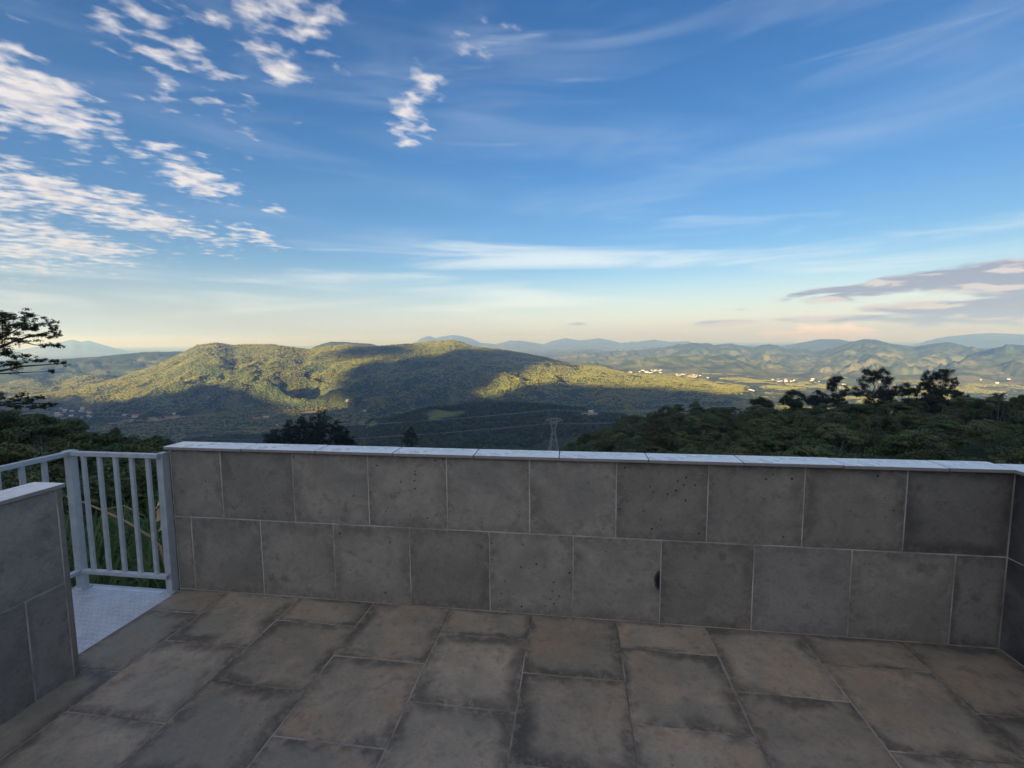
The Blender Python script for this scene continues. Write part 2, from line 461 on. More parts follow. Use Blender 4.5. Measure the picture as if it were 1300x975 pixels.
def terrain_h(x, y):
    dx = x - CAM[0]; dy = y - CAM[1]
    r = np.clip(np.hypot(dx, dy), G_R[0], G_R[-1] * 0.999); az = np.arctan2(dx, dy)
    i = np.clip(np.searchsorted(_GAX, az, side='right') - 1, 0, len(G_AZ) - 1); j = np.clip(np.searchsorted(G_R, r, side='right') - 1, 0, len(G_R) - 2)
    s = (az - _GAX[i]) / (_GAX[i + 1] - _GAX[i]); t = (r - G_R[j]) / (G_R[j + 1] - G_R[j]); i2 = (i + 1) % len(G_AZ)
    return (G_Z[j, i] * (1 - s) + G_Z[j, i2] * s) * (1 - t) + (G_Z[j + 1, i] * (1 - s) + G_Z[j + 1, i2] * s) * t


def ground(x, y):
    return float(terrain_h(np.array([float(x)]), np.array([float(y)]))[0])


def hit(px, py, r0=300.0, r1=40000.0):
    """first point where the line of sight through a pixel meets the terrain"""
    v = px_dir(px, py); hv = math.hypot(v[0], v[1])
    rr = np.exp(np.linspace(math.log(r0), math.log(r1), 3000))
    X = CAM[0] + v[0] / hv * rr; Y = CAM[1] + v[1] / hv * rr; Zr = CAM[2] + v[2] / hv * rr
    Zt = terrain_h(X, Y)
    k = np.argmax(Zt > Zr)
    if Zt[k] <= Zr[k]: return None
    return np.array([X[k], Y[k], Zr[k]]), rr[k]


def at(px, r, dz=0.0):
    """ground point on the bearing of a pixel column at range r"""
    a = px_az(px, 520)
    x = CAM[0] + r * math.sin(a); y = CAM[1] + r * math.cos(a)
    return np.array([x, y, ground(x, y) + dz])


# the ridge behind the house: its skyline throws the evening shadow over terrace, valley and the foot of the mountain opposite
_sh = [(20, 506), (60, 503), (90, 503), (120, 516), (150, 510), (200, 498), (245, 488), (290, 487), (320, 494), (350, 511), (375, 522), (400, 527), (430, 525), (455, 508), (500, 494),
       (560, 488), (600, 499), (630, 504), (660, 494), (690, 486), (720, 486), (760, 489), (830, 491), (880, 494), (915, 499), (950, 506)]
_uh = []
for px_, py_ in _sh:
    h_ = hit(px_, py_, 1900.0)
    if h_ is None: continue
    P_ = h_[0]; s_ = (P_[0] - CAM[0]) * SH[0] + (P_[1] - CAM[1]) * SH[1]; u_ = (P_[0] - CAM[0]) * SV[0] + (P_[1] - CAM[1]) * SV[1]
    _uh.append((u_, P_[2] + (HILL_S - s_) * math.tan(SUN_EL)))
_uh.sort()
_uh = [(-9000, -380), (_uh[0][0] - 900, -200), (_uh[0][0] - 350, _uh[0][1] - 120)] + _uh + [(_uh[-1][0] + 250, _uh[-1][1] - 90), (_uh[-1][0] + 700, _uh[-1][1] - 220), (9000, -100)]
hill_u = np.array([a for a, b in _uh]); hill_h = np.array([b for a, b in _uh])
G_Z = add_hill(G_X, G_Y, G_Z)


# ------------------------------------------------------------------ materials
def new_mat(name):
    m = bpy.data.materials.new(name); m.use_nodes = True
    g = NT(m.node_tree)
    out = g('ShaderNodeOutputMaterial')
    b = g('ShaderNodeBsdfPrincipled')
    g.l.new(b.outputs[0], out.inputs['Surface'])
    return m, g, b, out


def bump(g, b, h, strength=0.3, dist=0.01):
    nd = g('ShaderNodeBump', {'Height': h, 'Strength': strength, 'Distance': dist})
    g.l.new(nd.outputs[0], b.inputs['Normal'])


def mat_tile(name, ca, cb, cc, edge_amt, stain_amt, rough, pits=0.5):
    m, g, b, out = new_mat(name)
    tc = g('ShaderNodeTexCoord'); oi = g('ShaderNodeObjectInfo')
    rnd = oi.outputs['Random']
    off = g.cxyz(g.math('MULTIPLY', rnd, 91.7), g.math('MULTIPLY', rnd, 37.3), g.math('MULTIPLY', rnd, 13.1))
    v = g.vmath('ADD', tc.outputs['Object'], off)
    n1 = g.noise(v, 3.2, 5, 0.6, 0.6); n2 = g.noise(v, 11, 5, 0.65, 0.3); n3 = g.noise(v, 70, 4, 0.7)
    n4 = g.noise(g.vmath('ADD', v, (7, 3, 1)), 2.3, 4, 0.6, 0.8)
    gx, gy, _ = g.xyz(tc.outputs['Generated'])
    ex = g.math('MINIMUM', gx, g.math('SUBTRACT', 1.0, gx)); ey = g.math('MINIMUM', gy, g.math('SUBTRACT', 1.0, gy))
    e = g.math('MINIMUM', ex, ey)
    c = g.mix(g.ramp(n1, 0.35, 0.68), ca, cb)
    c = g.mix(g.math('MULTIPLY', g.ramp(n4, 0.5, 0.72), 0.75), c, cc)
    # dirt that has crept in from the joints, ragged
    en = g.math('ADD', e, g.math('MULTIPLY', g.math('SUBTRACT', n2, 0.5), 0.30))
    en = g.math('ADD', en, g.math('MULTIPLY', g.math('SUBTRACT', n4, 0.5), 0.55))
    dirt = g.math('MULTIPLY', g.math('MULTIPLY', g.ramp(en, 0.15, -0.03), edge_amt), g.ramp(n3, 0.3, 0.6, 0.7, 1.0))
    c = g.mix(dirt, c, (0.035, 0.034, 0.035))
    st = g.math('MULTIPLY', g.ramp(g.math('ADD', n2, g.math('MULTIPLY', n1, 0.5)), 0.80, 1.02), stain_amt)
    c = g.mix(st, c, (0.05, 0.048, 0.046))
    # pale bloom of lime and mottling
    n5 = g.noise(g.vmath('ADD', v, (3, 9, 2)), 24, 5, 0.7, 0.4)
    bl = g.math('MULTIPLY', g.ramp(g.math('ADD', n5, g.math('MULTIPLY', g.ramp(e, 0.0, 0.16, 0.16, 0.0), 1.0)), 0.60, 0.80), 0.30)
    c = g.mix(bl, c, tuple(min(1, k * 1.35) for k in cb))
    c = g.mix(g.math('MULTIPLY', g.ramp(n5, 0.50, 0.30), 0.40), c, tuple(k * 0.55 for k in ca))
    # per piece tone
    tone = g.ramp(rnd, 0, 1, 0.84, 1.14, False)
    hs = g('ShaderNodeHueSaturation', {'Color': c, 'Value': tone, 'Saturation': 1.0, 'Fac': 1.0})
    c = hs.outputs[0]
    vo = g('ShaderNodeTexVoronoi', {'Vector': g.vmath('ADD', v, (0.3, 0.1, 0)), 'Scale': 22.0, 'Randomness': 1.0})
    vr = g.xyz(vo.outputs['Color'])
    pick = g.math('MULTIPLY', g.ramp(vr[0], 0.40, 0.41), g.ramp(vr[1], 0, 1, 0.5, 1.0, False))
    pit = g.math('MULTIPLY', g.math('MULTIPLY', g.ramp(g.math('SUBTRACT', vo.outputs['Distance'], g.math('MULTIPLY', g.math('POWER', vr[2], 3.0), 0.13)), 0.055, 0.03), pick), pits)
    c = g.mix(pit, c, (0.02, 0.02, 0.02))
    fine = g.ramp(n3, 0.3, 0.7, 0.88, 1.1, False)
    c = g('ShaderNodeHueSaturation', {'Color': c, 'Value': fine, 'Fac': 1.0}).outputs[0]
    g.l.new(c, b.inputs['Base Color'])
    rg = g.math('ADD', g.math('MULTIPLY', n2, 0.35), rough - 0.17)
    g.l.new(rg, b.inputs['Roughness'])
    b.inputs['Specular IOR Level'].default_value = 0.4
    bump(g, b, g.math('SUBTRACT', g.math('ADD', g.math('MULTIPLY', n3, 0.25), g.math('MULTIPLY', n2, 0.5)), pit), 0.35, 0.004)
    return m


def mat_plain(name, colr, rough=0.6, metal=0.0, var=0.15, scale=8.0, bmp=0.0, spec=0.5):
    m, g, b, out = new_mat(name)
    tc = g('ShaderNodeTexCoord')
    n = g.noise(tc.outputs['Object'], scale, 5, 0.6)
    c = g.mix(g.ramp(n, 0.25, 0.75), tuple(k * (1 - var) for k in colr), tuple(min(1, k * (1 + var)) for k in colr))
    g.l.new(c, b.inputs['Base Color'])
    g.l.new(g.math('ADD', g.math('MULTIPLY', n, 0.25), rough - 0.12), b.inputs['Roughness'])
    b.inputs['Metallic'].default_value = metal
    b.inputs['Specular IOR Level'].default_value = spec
    if bmp: bump(g, b, n, bmp, 0.01)
    return m


def mat_leaf(name, ca, cb, cc=None, trans=0.25):
    m, g, b, out = new_mat(name)
    isl = g('ShaderNodeNewGeometry').outputs['Random Per Island']
    rnd = g('ShaderNodeObjectInfo').outputs['Random']
    c = g.mix(isl, ca, cb)
    if cc: c = g.mix(g.ramp(rnd, 0.55, 1.0), c, cc)
    c = g('ShaderNodeHueSaturation', {'Color': c, 'Value': g.ramp(rnd, 0, 1, 0.75, 1.25, False), 'Fac': 1.0}).outputs[0]
    g.l.new(c, b.inputs['Base Color'])
    b.inputs['Roughness'].default_value = 0.55; b.inputs['Specular IOR Level'].default_value = 0.35
    tr = g('ShaderNodeBsdfTranslucent', {'Color': c})
    mx = g('ShaderNodeMixShader', {0: trans, 1: b.outputs[0], 2: tr.outputs[0]})
    g.l.new(mx.outputs[0], out.inputs['Surface'])
    return m


M_FLOOR = mat_tile('floor_tile_stone', (0.275, 0.252, 0.20), (0.42, 0.345, 0.26), (0.41, 0.29, 0.19), 0.74, 0.40, 0.42, 0.5)
M_WALLT = mat_tile('wall_tile_concrete', (0.272, 0.248, 0.205), (0.365, 0.328, 0.268), (0.215, 0.20, 0.175), 0.42, 0.5, 0.55, 0.9)
M_SIDET = mat_tile('side_tile_stone', (0.275, 0.256, 0.226), (0.33, 0.302, 0.262), (0.20, 0.192, 0.18), 0.35, 0.45, 0.48, 0.5)
M_DARKT = mat_tile('damp_tile', (0.095, 0.096, 0.10), (0.15, 0.145, 0.138), (0.19, 0.18, 0.165), 0.6, 0.6, 0.5, 0.6)  # darker tile tone, laid on the whole right parapet
M_DARK2 = mat_tile('half_damp_tile', (0.25, 0.232, 0.20), (0.30, 0.272, 0.235), (0.12, 0.12, 0.12), 0.6, 0.55, 0.5, 0.5)  # mid tile tone with darker patches, for the front wall's right end
M_GROUT = mat_plain('grout', (0.46, 0.425, 0.375), 0.9, 0, 0.45, 5, 0.2)
M_GROUTF = mat_plain('floor_grout', (0.27, 0.24, 0.20), 0.9, 0, 0.7, 4, 0.2)
M_COPE = mat_plain('coping_granite', (0.80, 0.79, 0.77), 0.28, 0, 0.13, 6, 0.05, 0.6)
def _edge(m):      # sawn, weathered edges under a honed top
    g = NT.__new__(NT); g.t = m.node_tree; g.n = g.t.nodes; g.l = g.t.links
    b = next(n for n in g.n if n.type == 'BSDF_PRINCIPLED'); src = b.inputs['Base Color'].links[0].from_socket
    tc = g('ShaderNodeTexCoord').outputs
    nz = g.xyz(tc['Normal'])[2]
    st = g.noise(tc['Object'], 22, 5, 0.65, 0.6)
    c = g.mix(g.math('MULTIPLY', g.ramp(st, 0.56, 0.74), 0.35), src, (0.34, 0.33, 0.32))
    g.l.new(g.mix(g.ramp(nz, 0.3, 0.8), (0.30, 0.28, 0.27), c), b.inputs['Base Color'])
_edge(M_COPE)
M_RAIL = mat_plain('galvanised_steel', (0.47, 0.52, 0.555), 0.5, 0.2, 0.12, 14, 0.03, 0.5)
M_PLATE = mat_plain('checker_plate_metal', (0.66, 0.70, 0.75), 0.34, 0.45, 0.10, 10, 0.03, 0.5)
M_DARK = mat_plain('dark_hole', (0.012, 0.012, 0.014), 0.9)
M_BARK = mat_plain('bark', (0.10, 0.085, 0.07), 0.9, 0, 0.4, 3, 0.3, 0.2)
M_BARKP = mat_plain('pale_bark', (0.20, 0.18, 0.15), 0.9, 0, 0.4, 3, 0.3, 0.2)
M_DEAD = mat_plain('dead_wood', (0.34, 0.24, 0.15), 0.85, 0, 0.3, 5, 0.2, 0.3)
M_DRYLEAF = mat_leaf('dry_leaf', (0.42, 0.26, 0.15), (0.60, 0.42, 0.28), None, 0.3)
M_LF = mat_leaf('forest_leaf', (0.036, 0.066, 0.023), (0.100, 0.135, 0.048), (0.096, 0.105, 0.042))
M_LF2 = mat_leaf('forest_leaf_pale', (0.058, 0.095, 0.035), (0.135, 0.175, 0.070), (0.115, 0.138, 0.055))
M_EUC = mat_leaf('gum_leaf', (0.018, 0.036, 0.020), (0.042, 0.066, 0.032), None, 0.2)
M_CON = mat_leaf('conifer_leaf', (0.012, 0.028, 0.014), (0.030, 0.050, 0.022), None, 0.15)
M_NEARL = mat_leaf('fine_leaf', (0.020, 0.040, 0.018), (0.050, 0.080, 0.030), None, 0.25)
M_BLADE = mat_leaf('grass_blade', (0.030, 0.070, 0.018), (0.085, 0.140, 0.040), None, 0.3)
M_STEEL = mat_plain('pylon_steel', (0.40, 0.40, 0.40), 0.5, 0.6)
M_WHITEW = mat_plain('white_render', (0.37, 0.36, 0.35), 0.8)
M_ROOFR = mat_plain('clay_roof', (0.42, 0.20, 0.12), 0.85)
M_ROOFG = mat_plain('grey_roof', (0.55, 0.55, 0.55), 0.6)
M_CREAM = mat_plain('cream_render', (0.55, 0.48, 0.38), 0.85)


def mat_terrain():
    m, g, b, out = new_mat('hill_forest')
    P = g('ShaderNodeNewGeometry').outputs['Position']
    x, y, z = g.xyz(P)
    p2 = g.cxyz(g.math('MULTIPLY', x, 0.001), g.math('MULTIPLY', y, 0.001), g.math('MULTIPLY', z, 0.001))
    nb = g.noise(p2, 2.2, 6, 0.6, 0.5); nm = g.noise(p2, 14, 5, 0.65); nf = g.noise(p2, 90, 4, 0.7)
    c = g.mix(g.ramp(nm, 0.35, 0.65), (0.042, 0.068, 0.034), (0.076, 0.098, 0.046))
    c = g.mix(g.ramp(nf, 0.35, 0.7), g.mix(0.3, c, (0.030, 0.040, 0.015)), c)
    # cleared pasture and fields, mostly on the valley floor and the low hills to the right
    rr = g.vmath('LENGTH', g.vmath('SUBTRACT', P, tuple(CAM)))
    low = g.ramp(z, -260, -350)
    farm = g.math('MULTIPLY', g.ramp(rr, 4300, 5400), g.ramp(z, -60, -240))
    np_ = g.noise(p2, 4.2, 5, 0.6, 0.6)
    pas = g.ramp(g.math('ADD', np_, g.math('MULTIPLY', g.math('ADD', g.math('MULTIPLY', low, 0.35), g.math('MULTIPLY', farm, 0.45)), 0.24)), 0.60, 0.69)
    pasc = g.mix(g.ramp(nb, 0.4, 0.65), (0.12, 0.14, 0.058), (0.19, 0.17, 0.10))
    c = g.mix(g.math('MULTIPLY', pas, 0.8), c, pasc)
    g.l.new(c, b.inputs['Base Color'])
    b.inputs['Roughness'].default_value = 0.95; b.inputs['Specular IOR Level'].default_value = 0.1
    h = g.math('ADD', g.math('MULTIPLY', g.noise(P, 0.085, 3, 0.6), 1.0), g.math('MULTIPLY', nm, 0.8))
    bump(g, b, h, 1.0, 16.0)
    return m


M_TERR = mat_terrain()


# ------------------------------------------------------------------ terrain sheet (finer where the photograph looks)
def build_terrain():
    n_r, n_a = G_Z.shape
    V = np.stack([G_X, G_Y, G_Z], -1).reshape(-1, 3)
    i = np.arange(n_r - 1)[:, None]; j = np.arange(n_a)[None, :]; j2 = (j + 1) % n_a
    F = np.stack([i * n_a + j, i * n_a + j2, (i + 1) * n_a + j2, (i + 1) * n_a + j], -1).reshape(-1, 4)[:, ::-1]
    o = link('terrain', np_mesh('terrain', V, F, True), M_TERR)
    tag(o, 'forested valley and ridge after ridge of hills to the skyline', None, None, 'structure')


build_terrain()

# ------------------------------------------------------------------ terrace
XL, XR, YB = -0.47, 4.37, -4.4       # left edge, right wall face, back
TS = 0.5; GAP = 0.006


def tile(name, cx, cy, cz, w, h, t, mat, parent, rot=(0, 0, 0), jit=0.0012, gap=GAP):
    me = box_mesh(round(w - gap, 3), round(h - gap, 3), t, 0.0022)
    o = link(name, me, None, parent)
    if not me.materials: me.materials.append(None)
    o.material_slots[0].link = 'OBJECT'; o.material_slots[0].material = mat
    pl = Vector(parent.location)
    o.location = Vector((cx, cy, cz)) - pl
    o.rotation_euler = (rot[0] + random.gauss(0, 0.0012), rot[1] + random.gauss(0, 0.0012), rot[2] + random.gauss(0, 0.0008))
    n = Vector((0, 0, 1)); n.rotate(o.rotation_euler)
    o.location += n * random.uniform(-jit, jit)
    return o


floor = box('terrace_floor', XL, XR + 0.14, YB, 0.13, -0.16, -0.0018, M_GROUTF)
tag(floor, 'terrace floor laid with worn grey-brown stone slabs in half bond', None, None, 'structure')
XF = 0.8865
for j in range(-3, 7):
    x0 = max(XF + TS * j, XL); x1 = min(XF + TS * (j + 1), XR)
    ys = [0.0]; k = 0
    first = 0.242 if j % 2 else 0.492
    while ys[-1] > YB:
        ys.append(max(-(first + TS * k), YB)); k += 1
    for a, b_ in zip(ys[:-1], ys[1:]):
        if a - b_ < 0.03: continue
        tile('floor_tile', (x0 + x1) / 2, (a + b_) / 2, -0.008, x1 - x0, a - b_, 0.016, M_FLOOR, floor)


def wall_tiles(parent, origin, along, length_marks, z0, z1, mat, rot, name='wall_tile', matf=None):
    for a, b_ in zip(length_marks[:-1], length_marks[1:]):
        if b_ - a < 0.02: continue
        c_ = origin + along * ((a + b_) / 2)
        mm = matf(a, z0) if matf else mat
        tile(name, c_.x, c_.y, (z0 + z1) / 2, b_ - a, z1 - z0, 0.012, mm, parent, rot, 0.0007, 0.005)


ZM, ZT = 0.5024, 0.953
# front parapet
pw = empty('parapet_wall', (1.94, 0.065, 0), 'long grey tiled parapet wall across the terrace with pale stone coping', 'wall')
box('core', -0.487, XR + 0.14, 0.0018, 0.125, -0.3, ZT - 0.002, M_GROUT, pw)
up = [-0.485] + [-0.1233 + TS * k for k in range(9)] + [XR]
lo = [-0.485] + [-0.3667 + TS * k for k in range(10)] + [XR]


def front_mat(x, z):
    if x > 3.8: return M_SIDET if z < 0.3 and x < 4.0 else M_DARK2
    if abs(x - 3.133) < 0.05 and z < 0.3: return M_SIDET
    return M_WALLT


for marks, z0, z1 in ((up, ZM, ZT), (lo, 0.0, ZM)):
    wall_tiles(pw, Vector((0, 0.006, 0)), Vector((1, 0, 0)), marks, z0, z1, M_WALLT, (PI / 2, 0, 0), matf=front_mat)
tile('end_tile', -0.4925, 0.066, ZT / 2, 0.115, ZT, 0.010, M_SIDET, pw, (PI / 2, 0, -PI / 2), 0, 0)
cx = [-0.505] + [0.05 + 0.5 * k for k in range(9)] + [4.345]
for a, b_ in zip(cx[:-1], cx[1:]):
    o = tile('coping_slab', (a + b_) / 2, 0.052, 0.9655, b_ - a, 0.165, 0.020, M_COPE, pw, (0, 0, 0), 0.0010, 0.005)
# drain hole beside the joint, its inner shade painted as a dark half disc
def half_disc(name, r, y, mat, parent):
    bm = bmesh.new(); n = 20
    vs = [bm.verts.new((-r * (0.52 + 0.03 * math.sin(i * 0.9)) * math.sin(PI * i / n), 0, r * math.cos(PI * i / n))) for i in range(n + 1)]
    bm.faces.new(vs); bmesh.ops.recalc_face_normals(bm, faces=bm.faces[:])
    ext = bmesh.ops.extrude_face_region(bm, geom=bm.faces[:])
    for v in ext['geom']:
        if isinstance(v, bmesh.types.BMVert): v.co.y += 0.004
    me = bpy.data.meshes.new(name); bm.to_mesh(me); bm.free()
    return link(name, me, mat, parent, Vector((2.628, y, 0.262)) - Vector(parent.location))
M_STAIN = mat_plain('damp_ring', (0.07, 0.068, 0.07), 0.8, 0, 0.3, 60)
half_disc('hole_rim', 0.060, -0.0016, M_STAIN, pw)
half_disc('drain_hole', 0.043, -0.0030, M_DARK, pw)

# right parapet, running back towards the viewer
rw = empty('parapet_wall', (XR + 0.07, -2.1, 0), 'dark tiled parapet wall meeting the long wall at the right-hand corner', 'wall')
box('core', XR + 0.0018, XR + 0.125, YB, -0.002, -0.3, ZT - 0.002, M_GROUT, rw)
rot_r = (PI / 2, 0, -PI / 2)
mk = [0.0, 0.25] + [0.25 + TS * k for k in range(1, 9)]
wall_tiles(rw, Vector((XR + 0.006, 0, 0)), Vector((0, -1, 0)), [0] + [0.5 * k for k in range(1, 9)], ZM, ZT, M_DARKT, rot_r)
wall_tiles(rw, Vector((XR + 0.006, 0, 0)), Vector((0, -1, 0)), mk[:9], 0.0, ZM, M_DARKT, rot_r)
for k in range(9):
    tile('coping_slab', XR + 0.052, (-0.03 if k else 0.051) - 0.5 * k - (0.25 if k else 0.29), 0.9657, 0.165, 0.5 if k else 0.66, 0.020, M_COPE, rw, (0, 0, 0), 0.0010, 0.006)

# left parapet beside the opening
lw = empty('parapet_wall', (-0.385, -2.5, 0), 'short grey tiled parapet wall in the left foreground beside the opening', 'wall')
box('core', -0.452, -0.3118, YB, -0.782, -0.3, ZT - 0.002, M_GROUT, lw)
rot_l = (PI / 2, 0, PI / 2)
wall_tiles(lw, Vector((-0.316, 0, 0)), Vector((0, -1, 0)), [0.80] + [1.31 + TS * k for k in range(7)], 0.487, ZT, M_SIDET, rot_l)
wall_tiles(lw, Vector((-0.316, 0, 0)), Vector((0, -1, 0)), [0.80, 0.965] + [1.465 + TS * k for k in range(6)], 0.0, 0.487, M_SIDET, rot_l)
tile('end_tile', -0.384, -0.777, ZT / 2, 0.142, ZT, 0.010, M_SIDET, lw, (PI / 2, 0, PI), 0, 0)
tile('corner_strip', -0.316, -0.787, ZT / 2, 0.024, ZT - 0.002, 0.012, M_SIDET, lw, rot_l, 0, 0.003)
for k in range(7):
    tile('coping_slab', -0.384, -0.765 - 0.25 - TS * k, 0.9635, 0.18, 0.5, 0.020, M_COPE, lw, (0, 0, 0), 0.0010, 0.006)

# unseen house added behind the viewer, so the terrace darkens towards the right
M_HOUSE = mat_plain('house_render', (0.50, 0.47, 0.42), 0.85, 0, 0.1, 2)
hs = empty('house', (6.0, -8.0, 0)); tag(hs, 'unseen rendered house added to darken the right of the terrace', None, None, 'structure')
box('wall', 3.2, 12.0, -13.0, -5.6, -3.0, 3.0, M_HOUSE, hs)
box('roof', 2.8, 12.6, -13.6, -4.9, 3.0, 3.22, M_ROOFR, hs)
dr = box('door', 4.3, 5.3, -5.599, -5.55, 0.0, 2.15, M_BARK, hs)

# a smear of spilt cement on the floor
def smear():
    c_ = np.array([3.02, -1.545]); n = 26; vs = [(0, 0, 0.0008)]
    for i in range(n):
        th = 2 * PI * i / n; r = 0.075 * (1 + 0.45 * math.sin(2 * th + 0.6) + 0.16 * random.uniform(-1, 1))
        vs.append((r * math.cos(th), 0.55 * r * math.sin(th), 0))
    me = bpy.data.meshes.new('smear'); me.from_pydata(vs, [], [(0, 1 + i, 1 + (i + 1) % n) for i in range(n)])
    o = link('cement_smear', me, mat_plain('pale_cement', (0.34, 0.34, 0.35), 0.8, 0, 0.3, 30), floor)
    o.location = Vector((c_[0], c_[1], 0.0022)) - Vector(floor.location)
smear()

# ------------------------------------------------------------------ metal landing and its railing
ld = empty('metal_landing', (-0.83, -0.9, -0.01), 'pale chequered metal landing outside the gap in the parapet', 'landing')
box('plate', -1.20, -0.472, -1.75, -0.035, -0.014, -0.006, M_PLATE, ld)
box('edge_beam', -1.20, -0.472, -0.034, -0.004, -0.12, -0.010, M_RAIL, ld)
box('edge_beam', -1.235, -1.201, -1.75, -0.004, -0.12, -0.010, M_RAIL, ld)


def tread():
    V = []; F = []
    L, w, hh = 0.044, 0.016, 0.0065
    ny = 0
    y = -1.73
    while y < -0.05:
        x = -1.185
        k = 0
        while x < -0.485:
            a = PI / 4 if (k + ny) % 2 else -PI / 4
            ca, sa = math.cos(a), math.sin(a)
            b0 = len(V)
            for lx, ly, lz in ((-L / 2, 0, 0), (0, -w / 2, 0), (L / 2, 0, 0), (0, w / 2, 0), (-L / 5, 0, hh), (L / 5, 0, hh)):
                V.append((x + lx * ca - ly * sa + 0.83, y + lx * sa + ly * ca + 0.9, lz + 0.0042))
            F += [(b0, b0 + 1, b0 + 4), (b0 + 1, b0 + 5, b0 + 4), (b0 + 1, b0 + 2, b0 + 5), (b0 + 2, b0 + 3, b0 + 5), (b0 + 3, b0 + 4, b0 + 5), (b0 + 3, b0, b0 + 4)]
            x += 0.036; k += 1
        y += 0.036; ny += 1
    o = link('tread_pattern', np_mesh('tread', V, F), M_PLATE, ld); tag(o, kind='stuff')


tread()
rl = empty('metal_railing', (-0.85, -0.06, -0.006), 'grey galvanised steel railing with flat upright bars round the landing', 'railing')
YR = -0.06; XP = -1.165
pL = box('post', XP - 0.026, XP + 0.026, YR - 0.022, YR + 0.022, -0.006, 0.935, M_RAIL, rl, 0.002)
pR = box('post', -0.542, -0.495, YR + 0.012, YR + 0.066, -0.006, 0.935, M_RAIL, rl, 0.002)
box('post_cap', XP - 0.034, XP + 0.034, YR - 0.026, YR + 0.026, 0.9352, 0.9412, M_RAIL, rl, 0.0, pL)
box('post_foot', XP - 0.05, XP + 0.05, YR - 0.045, YR + 0.024, -0.0055, 0.004, M_RAIL, rl, 0.001, pL)
box('post_foot', -0.56, -0.475, YR - 0.02, YR + 0.024, -0.0055, 0.004, M_RAIL, rl, 0.001, pR)
for dx_ in (-0.036, 0.036):
    box('bolt', XP + dx_ - 0.006, XP + dx_ + 0.006, YR - 0.040, YR - 0.028, 0.004, 0.011, M_STEEL, rl, 0.002, pL)
box('top_rail', XP + 0.0262, -0.500, YR - 0.02, YR + 0.0115, 0.909, 0.938, M_RAIL, rl, 0.002)
box('bottom_rail', XP + 0.0262, -0.500, YR - 0.02, YR + 0.0115, 0.102, 0.128, M_RAIL, rl, 0.002)
for k in range(5):
    xb = -1.061 + 0.1195 * k
    box('bar', xb - 0.0130, xb + 0.0130, YR - 0.012, YR + 0.004, 0.1282, 0.9088, M_RAIL, rl)
box('top_rail', XP - 0.018, XP + 0.018, -1.75, YR - 0.0222, 0.909, 0.938, M_RAIL, rl, 0.002)
box('bottom_rail', XP - 0.018, XP + 0.018, -1.75, YR - 0.0222, 0.102, 0.128, M_RAIL, rl, 0.002)
for k in range(13):
    yb = -0.215 - 0.1195 * k
    box('bar', XP - 0.008, XP + 0.008, yb - 0.0130, yb + 0.0130, 0.1282, 0.9088, M_RAIL, rl)
box('post', XP - 0.022, XP + 0.022, -1.80, -1.752, -0.006, 0.935, M_RAIL, rl, 0.002)
#@@VEG
# ------------------------------------------------------------------ foliage builders
def leaf_cloud(lobes, n, size, rng, shell=0.45, up=0.35, aspect=0.6, fuzz=0.16):
    """lobes: (cx,cy,cz,rx,ry,rz); n leaf-sized rhombi spread through them"""
    L = np.array(lobes, float); w = (L[:, 3] * L[:, 4] * L[:, 5]) ** (2 / 3.0); w /= w.sum()
    idx = rng.choice(len(L), n, p=w)
    d = rng.normal(size=(n, 3)); d /= np.linalg.norm(d, axis=1)[:, None]
    rad = rng.uniform(shell, 1.0, n) ** 0.6 * (1 + fuzz * rng.normal(size=n))
    c = L[idx, :3] + d * rad[:, None] * L[idx, 3:]
    nrm = d + np.array([0, 0, up]) + rng.normal(size=(n, 3)) * 0.55; nrm /= np.linalg.norm(nrm, axis=1)[:, None]
    t = rng.normal(size=(n, 3)); a = np.cross(nrm, t); a /= np.linalg.norm(a, axis=1)[:, None]; b = np.cross(nrm, a)
    s = size * rng.uniform(0.6, 1.35, n)[:, None]
    V = np.stack([c - a * s, c - b * s * aspect + nrm * s * 0.12, c + a * s, c + b * s * aspect + nrm * s * 0.12], 1).reshape(-1, 3)
    F = np.arange(n * 4).reshape(-1, 4)
    return V, F


def limb_tubes(T, base, top, r0, lobes, rng, sides=6):
    base = np.array(base, float); top = np.array(top, float)
    n = 6; pts = [base + (top - base) * i / n + np.array([rng.normal() * 0.02, rng.normal() * 0.02, 0]) * np.linalg.norm(top - base) * (0 < i < n) for i in range(n + 1)]
    T.add(pts, [r0 * (1 - 0.62 * i / n) for i in range(n + 1)], sides)
    for lb in lobes:
        c = np.array(lb[:3]); k = rng.integers(2, n)
        p0 = pts[k]; mid = (p0 + c) / 2 + np.array([0, 0, -0.08 * np.linalg.norm(c - p0)])
        rr = r0 * (1 - 0.62 * k / n) * 0.6
        T.add([p0, mid, c], [rr, rr * 0.65, rr * 0.2], 5)


